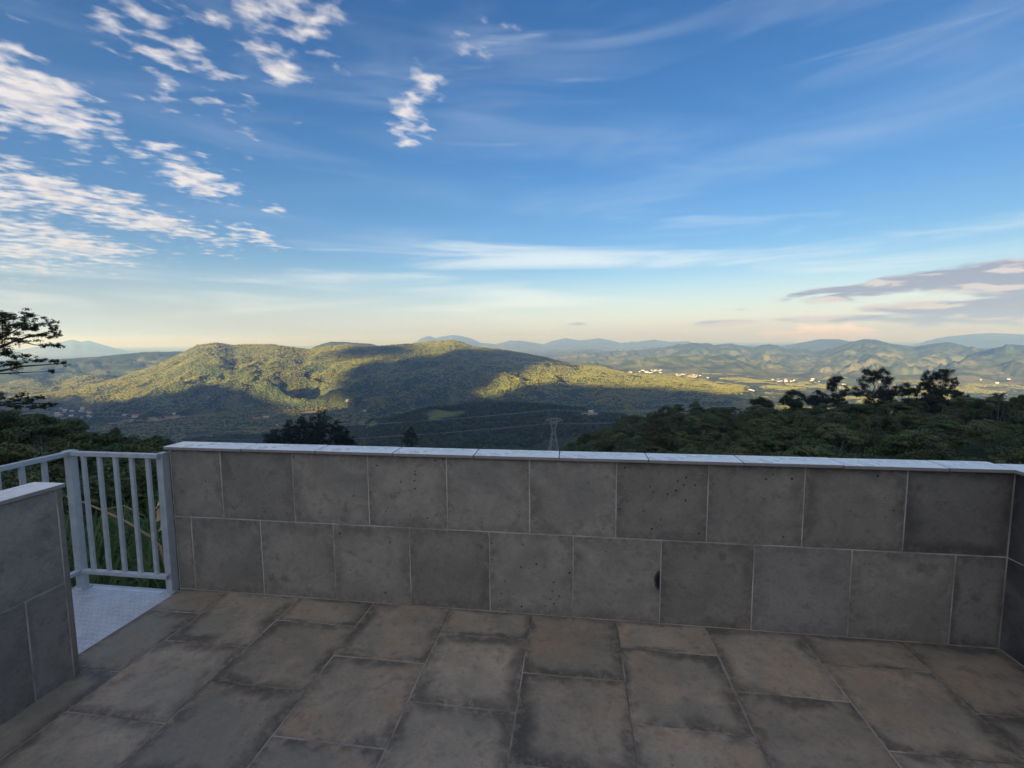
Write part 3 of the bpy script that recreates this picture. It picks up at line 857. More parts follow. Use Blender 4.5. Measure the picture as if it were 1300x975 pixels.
def proto_tree(name, kind, seed, n, leaf):
    """unit tree 10 m tall, crown about 7-8 m wide; returns (trunk mesh, crown mesh)"""
    rng = np.random.default_rng(seed)
    lobes = []
    if kind == 'round':
        for k in range(11):
            th = rng.uniform(0, 2 * PI); rr = rng.uniform(0.4, 2.7); z = 7.6 - 0.35 * rr + rng.uniform(-2.2, 1.0)
            lobes.append((rr * math.cos(th), rr * math.sin(th), z, rng.uniform(1.1, 1.7), rng.uniform(1.1, 1.7), rng.uniform(0.8, 1.2)))
    elif kind == 'umbrella':
        for k in range(12):
            th = rng.uniform(0, 2 * PI); rr = rng.uniform(0.3, 3.5); z = 9.0 - 0.10 * rr * rr + rng.uniform(-0.5, 0.4)
            lobes.append((rr * math.cos(th), rr * math.sin(th), z, rng.uniform(0.9, 1.5), rng.uniform(0.9, 1.5), rng.uniform(0.35, 0.6)))
    elif kind == 'tall':
        for k in range(12):
            z = rng.uniform(3.5, 9.6); w_ = 2.1 * math.sin(PI * min(1, (10.4 - z) / 7.5)) + 0.3; th = rng.uniform(0, 2 * PI)
            lobes.append((w_ * 0.7 * math.cos(th), w_ * 0.7 * math.sin(th), z, rng.uniform(0.9, 1.3), rng.uniform(0.9, 1.3), rng.uniform(0.7, 1.1)))
    elif kind == 'bush':
        for k in range(12):
            th = rng.uniform(0, 2 * PI); rr = rng.uniform(0.5, 3.4); z = 5.5 - 0.4 * rr + rng.uniform(-2.5, 1.6)
            lobes.append((rr * math.cos(th), rr * math.sin(th), max(1.2, z), rng.uniform(1.2, 2.0), rng.uniform(1.2, 2.0), rng.uniform(1.0, 1.6)))
        lobes = [(a, b, c * 1.35, d, e, f) for a, b, c, d, e, f in lobes]
    V, F = leaf_cloud(lobes, n, leaf, rng)
    crown = np_mesh(name + '_crown', V, F)
    T = Tubes(); limb_tubes(T, (0, 0, -1.5), (0, 0, 7.5 if kind != 'umbrella' else 8.2), 0.22, lobes[:6], rng)
    return T.mesh(name + '_trunk'), crown


def blob_mesh(name, seed, sub=2, lump=0.28, flat=0.8):
    bm = bmesh.new(); bmesh.ops.create_icosphere(bm, subdivisions=sub, radius=1.0)
    rng = np.random.default_rng(seed); ph = rng.uniform(0, 10, 6)
    for v in bm.verts:
        x, y, z = v.co
        k = 1 + lump * (math.sin(3.1 * x + ph[0]) * math.sin(3.7 * y + ph[1]) + 0.7 * math.sin(5.3 * z + ph[2] + 2 * x)) + rng.uniform(-0.16, 0.16)
        v.co = Vector((x * k, y * k, z * k * flat))
    me = bpy.data.meshes.new(name); bm.to_mesh(me); bm.free()
    return me


def instancer(name, pts, idx, rot, scl, protos, label, cat=None):
    """one mass of vegetation nobody could count: prototypes instanced on points"""
    pc = bpy.data.collections.new(name + '_kinds')
    for i, (pn, me) in enumerate(protos):
        o = bpy.data.objects.new('%02d_%s' % (i, pn), me); pc.objects.link(o)
    me = bpy.data.meshes.new(name); me.vertices.add(len(pts)); me.vertices.foreach_set('co', np.asarray(pts, np.float32).ravel())
    for an, typ, key, data in (('idx', 'INT', 'value', np.asarray(idx, np.int32)), ('rot', 'FLOAT_VECTOR', 'vector', np.asarray(rot, np.float32)), ('scl', 'FLOAT_VECTOR', 'vector', np.asarray(scl, np.float32))):
        at_ = me.attributes.new(an, typ, 'POINT'); at_.data.foreach_set(key, data.ravel())
    ob = link(name, me)
    ng = bpy.data.node_groups.new(name + '_scatter', 'GeometryNodeTree')
    ng.interface.new_socket('Geometry', in_out='INPUT', socket_type='NodeSocketGeometry')
    ng.interface.new_socket('Geometry', in_out='OUTPUT', socket_type='NodeSocketGeometry')
    N = ng.nodes; Lk = ng.links
    gi = N.new('NodeGroupInput'); go = N.new('NodeGroupOutput')
    ci = N.new('GeometryNodeCollectionInfo'); ci.inputs['Collection'].default_value = pc
    ci.inputs['Separate Children'].default_value = True; ci.inputs['Reset Children'].default_value = True
    ip = N.new('GeometryNodeInstanceOnPoints'); ip.inputs['Pick Instance'].default_value = True
    def attr(an, typ):
        nd = N.new('GeometryNodeInputNamedAttribute'); nd.data_type = typ; nd.inputs['Name'].default_value = an; return nd.outputs['Attribute']
    Lk.new(gi.outputs[0], ip.inputs['Points']); Lk.new(ci.outputs[0], ip.inputs['Instance'])
    Lk.new(attr('idx', 'INT'), ip.inputs['Instance Index'])
    Lk.new(attr('rot', 'FLOAT_VECTOR'), ip.inputs['Rotation']); Lk.new(attr('scl', 'FLOAT_VECTOR'), ip.inputs['Scale'])
    Lk.new(ip.outputs[0], go.inputs[0])
    md = ob.modifiers.new('scatter', 'NODES'); md.node_group = ng
    tag(ob, label, cat, None, 'stuff')
    return ob


# which ground can be seen (with a margin) from about here: nothing is planted far behind a crest
def visible_mask(X, Y, Zt, top):
    a0, a1 = px_az(-170), px_az(1470)
    na, nr = 500, 700
    az = np.linspace(a0, a1, na); rr = np.exp(np.linspace(math.log(8), math.log(9000), nr))
    A, R2 = np.meshgrid(az, rr)
    Zg = terrain_h(CAM[0] + R2 * np.sin(A), CAM[1] + R2 * np.cos(A))
    e = (Zg - CAM[2]) / R2
    run = np.maximum.accumulate(e, axis=0)
    r = np.hypot(X - CAM[0], Y - CAM[1]); a = np.arctan2(X - CAM[0], Y - CAM[1])
    ia = np.clip(((a - a0) / (a1 - a0) * (na - 1)).astype(int), 0, na - 1); ir = np.clip(((np.log(r) - math.log(8)) / (math.log(9000) - math.log(8)) * (nr - 1)).astype(int) - 2, 0, nr - 1)
    el = (Zt + top - CAM[2]) / r
    wall = -0.62
    return (el > run[ir, ia] - 0.004) & (el > wall)


def scatter(r0, r1, spacing, rng, amin=-170, amax=1470):
    a0, a1 = px_az(amin), px_az(amax)
    n = int(0.5 * (a1 - a0) * (r1 * r1 - r0 * r0) / spacing ** 2)
    r = np.sqrt(rng.uniform(r0 * r0, r1 * r1, n)); a = rng.uniform(a0, a1, n)
    X = CAM[0] + r * np.sin(a); Y = CAM[1] + r * np.cos(a)
    return X, Y, terrain_h(X, Y), r, a


# ------------------------------------------------------------------ open ground that the forest leaves free
M_FIELD = mat_plain('dry_field', (0.30, 0.235, 0.14), 0.95, 0, 0.3, 0.02, 0, 0.1)
M_PAST = mat_plain('pasture', (0.115, 0.135, 0.052), 0.95, 0, 0.3, 0.02, 0, 0.1)
M_SOIL = mat_plain('bare_soil', (0.20, 0.12, 0.075), 0.95, 0, 0.3, 0.3, 0, 0.1)
CLEAR = []   # (x, y, radius)


def field(name, pix, mat, label, r0=400.0, lift=1.2, res=9):
    """a field draped on the terrain; corners a,b,c,d read off the photograph"""
    (ax, ay), (bx, by), (cx_, cy_), (dx_, dy_) = pix
    V = []
    for i in range(res + 1):
        for j in range(res + 1):
            u, v = i / res * 2 - 1, j / res * 2 - 1
            u, v = u * math.sqrt(1 - v * v * 0.5), v * math.sqrt(1 - u * u * 0.5)
            wob = 1 + 0.22 * math.sin(3 * math.atan2(v, u) + ax) + 0.12 * math.sin(5 * math.atan2(v, u) + ay)
            u, v = 0.5 + 0.5 * u * wob, 0.5 + 0.5 * v * wob
            x = (ax * (1 - u) + bx * u) * (1 - v) + (dx_ * (1 - u) + cx_ * u) * v
            y = (ay * (1 - u) + by * u) * (1 - v) + (dy_ * (1 - u) + cy_ * u) * v
            y += 0.35 * math.sin(7.1 * u + x) * (0.2 if 0 < j < res else 1)
            h_ = hit(x, y, r0)
            if h_ is None: return None
            P_ = h_[0]; V.append((P_[0], P_[1], ground(P_[0], P_[1]) + lift))
    F = [(i * (res + 1) + j, i * (res + 1) + j + 1, (i + 1) * (res + 1) + j + 1, (i + 1) * (res + 1) + j) for i in range(res) for j in range(res)]
    V = np.array(V)
    d = np.hypot(V[:, 0] - CAM[0], V[:, 1] - CAM[1])
    if d.max() - d.min() > 1500: return None
    o = link(name, np_mesh(name, V, F, True), mat); tag(o, label, None, None, 'structure')
    for p in V: CLEAR.append((p[0], p[1], max(14.0, d.mean() * 0.006)))
    return o


field('field', [(143, 534), (235, 527), (246, 529), (150, 540)], M_FIELD, 'dry tan field strip on the shaded valley floor at left')
field('field', [(384, 522), (410, 521), (412, 524), (380, 525)], M_FIELD, 'pale cleared terrace at the foot of the sunlit slope', 1900)
field('field', [(455, 533), (478, 531), (486, 541), (452, 544)], M_PAST, 'light green pasture among the valley woods near the dark trees')
field('field', [(535, 524), (580, 520), (592, 528), (545, 535)], M_PAST, 'rounded pale green pasture hill in the middle of the valley')
field('field', [(738, 525), (762, 522), (764, 526), (742, 528)], M_FIELD, 'small pale clearing round the shaded farm')
field('field', [(306, 516), (322, 513), (324, 516), (308, 519)], M_PAST, 'pale clearing low on the shaded mountain foot')
field('soil_patch', [(918, 532), (930, 531), (928, 543), (916, 541)], M_SOIL, 'bare brown soil patch below the small white hut', 120.0, 0.6)
CL = np.array(CLEAR)


def clear_mask(X, Y):
    ok = np.ones(len(X), bool)
    for s0 in range(0, len(X), 4000):
        xs = X[s0:s0 + 4000, None]; ys = Y[s0:s0 + 4000, None]
        ok[s0:s0 + 4000] = ~(((xs - CL[None, :, 0]) ** 2 + (ys - CL[None, :, 1]) ** 2) < CL[None, :, 2] ** 2).any(1)
    return ok


# ------------------------------------------------------------------ forest
rng = np.random.default_rng(11)
KINDS = [('round', M_LF), ('umbrella', M_LF2), ('tall', M_LF), ('bush', M_LF), ('round', M_LF2), ('umbrella', M_LF)]
PROTO = []
for i, (k, mt) in enumerate(KINDS):
    tr, cr = proto_tree('tree%d' % i, k, 40 + i, 4200, 0.185)
    tr.materials.append(M_BARKP if i % 2 else M_BARK); cr.materials.append(mt); PROTO.append((tr, cr))


def joined(i):
    tr, cr = PROTO[i]
    bm = bmesh.new(); bm.from_mesh(cr); nf = len(bm.faces); bm.from_mesh(tr); bm.faces.ensure_lookup_table()
    for f in bm.faces[nf:]: f.material_index = 1
    me = bpy.data.meshes.new('whole_tree'); bm.to_mesh(me); bm.free()
    me.materials.append(cr.materials[0]); me.materials.append(tr.materials[0])
    return me


WHOLE = [('tree', joined(i)) for i in range(len(PROTO))]
# nearest belt, 10-420 m
pts, idx, rot, scl = [], [], [], []
near_list = []
for (r0, r1, sp) in ((9, 24, 2.3), (24, 45, 3.4), (45, 110, 5.0), (110, 430, 6.6)):
    X, Y, Zt, r, a = scatter(r0, r1, sp, rng)
    hgt = np.interp(r, [8, 14, 22, 40, 60, 430], [1.3, 2.2, 3.6, 6.5, 9.0, 9.6]) * rng.uniform(0.72, 1.18, len(X))
    ok = visible_mask(X, Y, Zt, hgt) & clear_mask(X, Y)
    for x, y, z, h_, r_, a_ in zip(X[ok], Y[ok], Zt[ok], hgt[ok], r[ok], a[ok]):
        i = int(rng.choice(6, p=[.24, .16, .12, .22, .14, .12])) if r_ > 24 else int(rng.choice([3, 3, 0, 4]))
        w_ = h_ / 10 * rng.uniform(0.85, 1.2) * (1.15 if r_ < 60 else 1.0)
        rec = (x, y, z, i, rng.uniform(0, 2 * PI), w_, h_ / 10, r_, a_)
        top_el = math.atan2(z + h_ - CAM[2], r_)
        if 45 < r_ < 120 and px_az(0) < a_ < px_az(1300) and top_el > -0.245: near_list.append(rec)
        else: pts.append((x, y, z - 0.2)); idx.append(i); rot.append((rng.normal() * 0.05, rng.normal() * 0.05, rec[4])); scl.append((w_, w_, rec[6]))
near_list.sort(key=lambda q: q[7])
keep = near_list[::max(1, len(near_list) // 90)][:90]; ids = set(id(q) for q in keep)
for q in near_list:
    if id(q) not in ids:
        pts.append((q[0], q[1], q[2] - 0.2)); idx.append(q[3]); rot.append((0, 0, q[4])); scl.append((q[5], q[5], q[6]))
print('near forest', len(pts), 'individual', len(keep))
instancer('forest', pts, idx, rot, scl, WHOLE, 'dark green forest covering the hillside below the terrace')
NAMES = {0: 'round-crowned tree', 1: 'pale flat-topped tree', 2: 'tall narrow tree', 3: 'low bushy tree', 4: 'pale round-crowned tree', 5: 'dark flat-topped tree'}
for q in keep:
    side = 'left' if q[8] < px_az(330) else ('middle' if q[8] < px_az(720) else 'right')
    t = empty('broadleaf_tree', (q[0], q[1], q[2] - 0.2), '%s in the near forest beyond the parapet, %s' % (NAMES[q[3]], {'left': 'behind the railing', 'middle': 'in front of the valley', 'right': 'on the right-hand slope'}[side]),
              'tree', '%s, %s near forest' % (NAMES[q[3]], side))
    t.rotation_euler = (0, 0, q[4]); t.scale = (q[5], q[5], q[6])
    link('trunk', PROTO[q[3]][0], None, t); link('crown', PROTO[q[3]][1], None, t)

# woods of the valley, 430-2000 m: coarser crowns
M_WOOD = mat_leaf('valley_leaf', (0.062, 0.094, 0.042), (0.115, 0.145, 0.062), (0.095, 0.112, 0.048))
MID = []
for i in range(4):
    tr, cr = proto_tree('mid%d' % i, ['round', 'round', 'tall', 'bush'][i], 80 + i, 150, 1.05)
    cr.materials.append(M_WOOD if i % 2 else M_LF2); MID.append(('wood', cr))
pts, idx, rot, scl = [], [], [], []
for (r0, r1, sp) in ((430, 900, 8.5), (900, 2050, 11.0)):
    X, Y, Zt, r, a = scatter(r0, r1, sp, rng)
    hgt = rng.uniform(8, 14, len(X))
    gap = fbm(X / 160, Y / 160, 3, 91)
    ok = visible_mask(X, Y, Zt, hgt) & clear_mask(X, Y) & (gap < 0.34)
    pts.append(np.stack([X, Y, Zt - 1.5], 1)[ok]); k = ok.sum()
    idx.append(rng.integers(0, 4, k)); rot.append(np.stack([np.zeros(k), np.zeros(k), rng.uniform(0, 6.28, k)], 1))
    s_ = hgt[ok] / 10; scl.append(np.stack([s_ * 1.25, s_ * 1.25, s_], 1))
pts = np.concatenate(pts); print('valley woods', len(pts))
instancer('valley_woods', pts, np.concatenate(idx), np.concatenate(rot), np.concatenate(scl), MID, 'woods filling the shaded valley between the terrace and the mountain')

# canopy on the mountain opposite, 2-5.6 km
M_CAN = mat_leaf('mountain_canopy', (0.150, 0.152, 0.024), (0.205, 0.196, 0.032), (0.138, 0.145, 0.024), 0.0)
FARB = []
for i in range(4):
    me = blob_mesh('canopy%d' % i, 5 + i, 1 if i else 2); me.materials.append(M_CAN); FARB.append(('canopy', me))
X, Y, Zt, r, a = scatter(2050, 5300, 10.0, rng)
gap = fbm(X / 120, Y / 120, 3, 33)
ok = visible_mask(X, Y, Zt, 14.0) & clear_mask(X, Y) & (gap < 0.45) & ((Zt > VALLEY + 22) | (rng.uniform(0, 1, len(X)) < np.where(a > px_az(880), np.where(fbm(X / 260, Y / 260, 3, 61) > 0.16, 0.8, 0.015), 0.35)))
k = ok.sum(); print('mountain canopy', k)
s_ = rng.uniform(3.2, 6.4, k)
instancer('mountain_forest', np.stack([X[ok], Y[ok], Zt[ok] + s_ * 0.45], 1), rng.integers(0, 4, k), np.stack([np.zeros(k), np.zeros(k), rng.uniform(0, 6.28, k)], 1),
          np.stack([s_, s_, s_ * 0.46], 1), FARB, 'forest canopy covering the long mountain across the valley')


# ------------------------------------------------------------------ the trees that stand out
def lobed_tree(name, label, cat, group, base_px, r, lobes_px, leaf, n, leaf_mat, bark, trunk_r=0.25, depth=1.0, trunk_to=None, sink=0.5, seed=1):
    rg = np.random.default_rng(seed)
    b = at(base_px, r)
    az = px_az(base_px, 500); rt = np.array([math.cos(az), -math.sin(az), 0]); fw = np.array([math.sin(az), math.cos(az), 0])
    cr = math.cos(az + YAW); m = r * cr / FPX       # metres per pixel there, upright
    t = empty(name, tuple(b + np.array([0, 0, -sink])), label, cat, group)
    o0 = np.array(t.location)
    LB = []; MAIN = []
    for (x, y, rx, ry) in lobes_px:
        v = px_dir(x, y); hv = math.hypot(v[0], v[1]); P_ = CAM + v / hv * (r + rg.uniform(-1, 1) * rx * m * 0.7 * depth)
        c_ = P_ - o0; MAIN.append(tuple(c_) + (1, 1, 1))
        for k in range(15):
            d_ = rg.normal(size=3); d_ *= rg.uniform(0.15, 1.0) ** 0.6 / np.linalg.norm(d_)
            q_ = rg.uniform(0.26, 0.52)
            LB.append((c_[0] + d_[0] * rx * m * cr * 1.2, c_[1] + d_[1] * rx * m * cr * 1.2 * depth, c_[2] + d_[2] * ry * m * 1.1, rx * m * cr * q_ * 1.25, rx * m * cr * q_ * 1.25, ry * m * q_ * 1.15))
    V, F = leaf_cloud(LB, n, leaf, rg, 0.05, 0.5, 0.6, 0.30)
    T = Tubes()
    zt = max(l[2] for l in LB); tx = np.mean([l[0] for l in LB]); ty = np.mean([l[1] for l in LB])
    top = np.array([tx, ty, zt * 0.86]) if trunk_to is None else np.array(trunk_to)
    limb_tubes(T, (0, 0, -1.0), top, trunk_r, MAIN, rg, 7)
    link('trunk', T.mesh(name + '_trunk'), bark, t); link('crown', np_mesh(name + '_crown', V, F), leaf_mat, t)
    return t


GUMS = [
    (968, 205, [(962, 514, 5, 3), (969, 510.5, 8, 3.6), (977, 515, 5, 3.2)], 'small umbrella-crowned tree at the left end of the hilltop row'),
    (1005, 205, [(1007, 500, 9, 5), (997, 507, 6, 5.5), (1016, 504, 5.5, 4.5), (1008, 511, 11, 4)], 'round-topped gum tree with bright gap under its crown'),
    (1034, 208, [(1032, 505, 8, 5), (1042, 500, 8, 5), (1038, 510, 12, 5), (1048, 508, 7, 4)], 'low dense gum tree left of the slim two-tiered one'),
    (1063, 204, [(1062, 484, 7, 6), (1055, 491, 5.5, 6), (1073, 496, 5, 6), (1066, 503, 8, 4.5), (1066, 479.5, 4, 3)], 'slim two-tiered gum tree rising left of the widest crown'),
    (1108, 205, [(1106, 478, 10, 7), (1118, 475, 9, 6.5), (1096, 486, 8, 6), (1127, 483, 7, 6), (1092, 498, 9, 5.5), (1108, 501, 8, 5), (1100, 472, 6, 3.5)], 'widest spreading gum tree with open gaps in its crown'),
    (1126, 196, [(1126, 496, 12, 8), (1119, 502, 9, 6), (1134, 501, 7, 6)], 'dense dark rounded tree standing before the widest gum'),
    (1154, 204, [(1153, 494, 9.5, 6), (1146, 499, 5, 4), (1161, 498, 5, 4)], 'small umbrella tree between the two big gum groups'),
    (1178, 205, [(1179, 480, 8.5, 8), (1177, 491, 8, 5), (1168, 490, 4, 5.5), (1183, 501, 10, 6), (1174, 510, 11, 6)], 'round gum tree leaning against the tallest one'),
    (1199, 203, [(1198, 477, 11, 8), (1212, 485, 5, 5), (1193, 493, 9, 6), (1204, 498, 10, 5), (1198, 470.5, 5, 3), (1188, 508, 10, 5)], 'tallest gum tree on the hilltop with peaked crown'),
    (1217, 204, [(1216, 500, 8, 4), (1225, 505.5, 5, 5), (1219, 511, 6, 3.5)], 'small low gum tree right of the tallest one')]
for i, (bx, r_, lb, lab) in enumerate(GUMS):
    lb = [(x, y, rx * 1.12, ry * 1.1) for x, y, rx, ry in lb] + [(bx - 5 + i % 3, 509, 8, 5), (bx + 5 - i % 2, 512, 9, 5)]
    lobed_tree('gum_tree', lab, 'tree', 'gum trees on the hilltop at right', bx, r_, lb, 0.15, 4000 + 1700 * len(lb), M_EUC, M_BARK, 0.26, 1.0, None, 0.5, 100 + i)
DARK = [(348, 544, 9), (367, 534, 8), (384, 527, 7), (397, 529, 7.5), (409, 521, 9), (428, 534, 8.5), (438, 546, 9)]
DL = ['leftmost low tree of the dark clump in mid valley', 'second tree from the left in the dark valley clump', 'pointed tree left of the middle in the dark clump', 'middle tree of the dark valley clump',
      'tallest tree of the dark clump in mid valley', 'broad tree right of the tallest in the dark clump', 'rightmost low rounded tree of the dark clump']
for i, (x, y, w_) in enumerate(DARK):
    w_ *= 1.5; lb = [(x, y + 3, w_ * 0.36, 3.5)]
    k = 0
    yy = y + 8
    while yy < 566:
        lb += [(x - w_ * 0.35 + random.uniform(-1, 1), yy, w_ * 0.55, 4.5), (x + w_ * 0.35 + random.uniform(-1, 1), yy + 2, w_ * 0.55, 4.5)]; yy += 6.5
    lobed_tree('cypress_tree', DL[i], 'tree', 'dark tree clump in mid valley', x, 250 + 6 * (i % 3), lb, 0.30, 5200, M_CON, M_BARK, 0.25, 1.0, None, 0.5, 200 + i)
lobed_tree('cypress_tree', 'lone dark tree in the valley above the middle of the parapet', 'tree', None, 521, 330, [(521, 545, 4, 3), (518, 551, 6, 4), (524, 552, 6, 4), (521, 559, 9, 5), (521, 566, 11, 5)], 0.5, 2200, M_CON, M_BARK, 0.25, 1.0, None, 0.5, 220)
lobed_tree('broadleaf_tree', 'brownish rounded tree on the spur right of the pylon', 'tree', None, 836, 150, [(836, 530, 10, 7), (830, 541, 12, 8), (842, 543, 11, 8), (836, 555, 17, 9), (826, 564, 15, 8), (847, 566, 14, 8)], 0.26, 4200, mat_leaf('brown_leaf', (0.045, 0.038, 0.016), (0.080, 0.066, 0.028)), M_BARK, 0.2, 1.0, None, 0.5, 221)


# palm
def palm():
    b = at(1268, 195); v = px_dir(1268, 504); hv = math.hypot(v[0], v[1]); c = CAM + v / hv * 195
    t = empty('palm_tree', tuple(b), 'small palm tree on the hill crest at far right', 'tree')
    c = c - b
    T = Tubes(); T.add([(0, 0, -1), c * 0.5, c], [0.22, 0.17, 0.14], 8); link('trunk', T.mesh('palm_trunk'), M_BARK, t)
    for k in range(13):
        th = 2 * PI * k / 13 + random.uniform(-0.2, 0.2); L = random.uniform(1.5, 2.1); rise = random.uniform(0.5, 1.3)
        V = []; F = []
        d = np.array([math.cos(th), math.sin(th), 0]); sd = np.array([-math.sin(th), math.cos(th), 0])
        n = 8
        for q in range(n + 1):
            u = q / n; p = c + d * L * u + np.array([0, 0, rise * L * u - 1.1 * L * u * u * (0.6 + 0.4 * (1 - rise))])
            w_ = 0.42 * math.sin(PI * min(1, u * 0.9 + 0.12))
            V += [p - sd * w_ - np.array([0, 0, w_ * 0.6]), p, p + sd * w_ - np.array([0, 0, w_ * 0.6])]
        for q in range(n):
            F += [(3 * q, 3 * q + 1, 3 * q + 4, 3 * q + 3), (3 * q + 1, 3 * q + 2, 3 * q + 5, 3 * q + 4)]
        link('frond', np_mesh('frond', V, F), M_EUC, t)
palm()


# the feathery tree at the left edge
def near_tree():
    rg = np.random.default_rng(5)
    R0 = 10.0
    b = at(-75, R0)
    t = empty('feathery_tree', tuple(b), 'near fine-leaved tree reaching in layered sprays from the left edge', 'tree')
    def P(x, y, r=R0):
        v = px_dir(x, y); hv = math.hypot(v[0], v[1]); return CAM + v / hv * r - b
    clumps = [(8, 398, 20, 9), (40, 399, 18, 5), (22, 412, 26, 9), (48, 415, 18, 8), (66, 411, 11, 7), (58, 424, 16, 6), (72, 424, 8, 7), (20, 428, 26, 7), (62, 438, 13, 3), (75, 439, 7, 2), (0, 418, 22, 16),
              (8, 450, 22, 4), (32, 453, 12, 3), (50, 457, 13, 4), (66, 458, 9, 2.5), (80, 461, 8, 3), (64, 471, 6, 2.2), (14, 462, 16, 2.5), (-20, 440, 30, 30), (-30, 400, 30, 24), (-60, 420, 36, 40),
              (4, 509, 18, 6), (27, 503, 9, 3), (37, 508, 12, 3.5), (54, 504, 7, 2.5), (60, 513, 11, 2.5), (22, 516, 18, 4), (48, 517, 12, 3), (-25, 505, 26, 14)]
    cr = math.cos(px_az(20) + YAW); m = R0 * cr / FPX
    LB = []; T = Tubes()
    top = P(-70, 385)
    trunk = [np.array([0, 0, -0.6]), P(-78, 560), P(-72, 480), top]
    T.add(trunk, [0.12, 0.10, 0.07, 0.03], 8)
    # main limbs and twigs
    for pts_, r_ in (([P(-74, 500), P(-30, 455), P(20, 432), P(66, 420)], 0.035), ([P(-72, 470), P(-20, 410), P(40, 401)], 0.03), ([P(-75, 505), P(-20, 475), P(30, 465), P(84, 461)], 0.028),
                     ([P(-76, 540), P(-30, 518), P(20, 512), P(66, 512)], 0.03), ([P(-20, 475), P(30, 473), P(68, 471)], 0.014), ([P(20, 432), P(45, 438), P(74, 439)], 0.012), ([P(-30, 455), P(0, 430), P(30, 414), P(66, 409)], 0.016)):
        T.add(pts_, [r_ * (1 - 0.8 * i / (len(pts_) - 1)) for i in range(len(pts_))], 6)
    for (x, y, rx, ry) in clumps:
        p = P(x, y, R0 + rg.uniform(-0.5, 0.5)); 
        for k in range(12):
            d_ = rg.normal(size=3); d_ /= np.linalg.norm(d_); d_ *= rg.uniform(0.2, 1.25)
            LB.append((p[0] + d_[0] * rx * m * cr * 1.15, p[1] + d_[1] * rx * m * cr * 1.3, p[2] + d_[2] * ry * m * 1.1, rx * m * cr * 0.36, rx * m * cr * 0.36, max(ry * m * 0.36, 0.022)))
        for k in range(5):      # twigs through each spray
            q = p + np.array([rg.uniform(-.8, .8) * rx * m * cr, rg.uniform(-.8, .8) * rx * m * cr, rg.uniform(-.6, .6) * ry * m])
            st = p + np.array([-rx * m * cr * 0.9, 0, -ry * m * 0.3]); T.add([st, (st + q) / 2 + np.array([0, 0, ry * m * 0.15]), q], [0.007, 0.005, 0.002], 4)
    V, F = leaf_cloud(LB, 34000, 0.0125, rg, 0.02, 1.6, 0.5)
    link('trunk', T.mesh('near_trunk'), M_BARK, t); link('crown', np_mesh('near_crown', V, F), M_NEARL, t)
near_tree()


# ------------------------------------------------------------------ rank grass below the landing
def blades():
    rg = np.random.default_rng(9)
    n = 9000
    a = rg.uniform(px_az(-160), px_az(760), n); r = np.sqrt(rg.uniform(2.9 ** 2, 9.5 ** 2, n))
    X = CAM[0] + r * np.sin(a); Y = CAM[1] + r * np.cos(a)
    ok = (Y > 0.28) | (X < -1.45); X, Y = X[ok], Y[ok]; n = len(X)
    Z = terrain_h(X, Y)
    L = rg.uniform(0.8, 1.6, n); th = rg.uniform(0, 2 * PI, n); bend = rg.uniform(0.25, 0.95, n); w_ = rg.uniform(0.012, 0.032, n)
    S = 5; Vs = []
    dx, dy = np.cos(th), np.sin(th); sx, sy = -dy, dx
    for k in range(S + 1):
        u = k / S
        out_ = L * bend * u ** 1.7 * 0.75; up_ = L * (u - 0.42 * bend * u ** 2.6)
        wd = w_ * (1 - u ** 2.2) + 0.001
        for sg in (-1, 1):
            Vs.append(np.stack([X + dx * out_ + sg * sx * wd, Y + dy * out_ + sg * sy * wd, Z + up_], 1))
    V = np.stack(Vs, 1).reshape(-1, 3); m = 2 * (S + 1)
    f = np.array([(2 * k, 2 * k + 1, 2 * k + 3, 2 * k + 2) for k in range(S)])
    F = (np.arange(n)[:, None, None] * m + f[None]).reshape(-1, 4)
    o = link('grass', np_mesh('grass', V, F), M_BLADE); tag(o, 'rank green strap-leaved grass on the bank below the landing', None, None, 'stuff')
blades()


def pt(px, py, r):
    v = px_dir(px, py); hv = math.hypot(v[0], v[1]); return CAM + v / hv * r


def dead_branch():
    p = [pt(84, 630, 6.4), pt(97, 634, 6.3), pt(130, 648, 6.1), pt(160, 662, 5.9), pt(192, 682, 5.7), pt(204, 694, 5.6)]
    b = p[-1]
    t = empty('dead_branch', tuple(b), 'bare tan dead branch slanting through the greenery behind the railing', 'branch')
    T = Tubes(); T.add([q - b for q in p] + [np.array([0.15, 0, -0.9])], [0.005, 0.008, 0.010, 0.011, 0.012, 0.012, 0.012], 7)
    link('stem', T.mesh('dead_stem'), M_DEAD, t)
    T = Tubes(); q = p[2] - b; T.add([q, q + np.array([0.14, 0.1, 0.02]), q + np.array([0.30, 0.15, -0.1])], [0.010, 0.007, 0.003], 5); link('side_twig', T.mesh('dead_twig'), M_DEAD, t)
dead_branch()


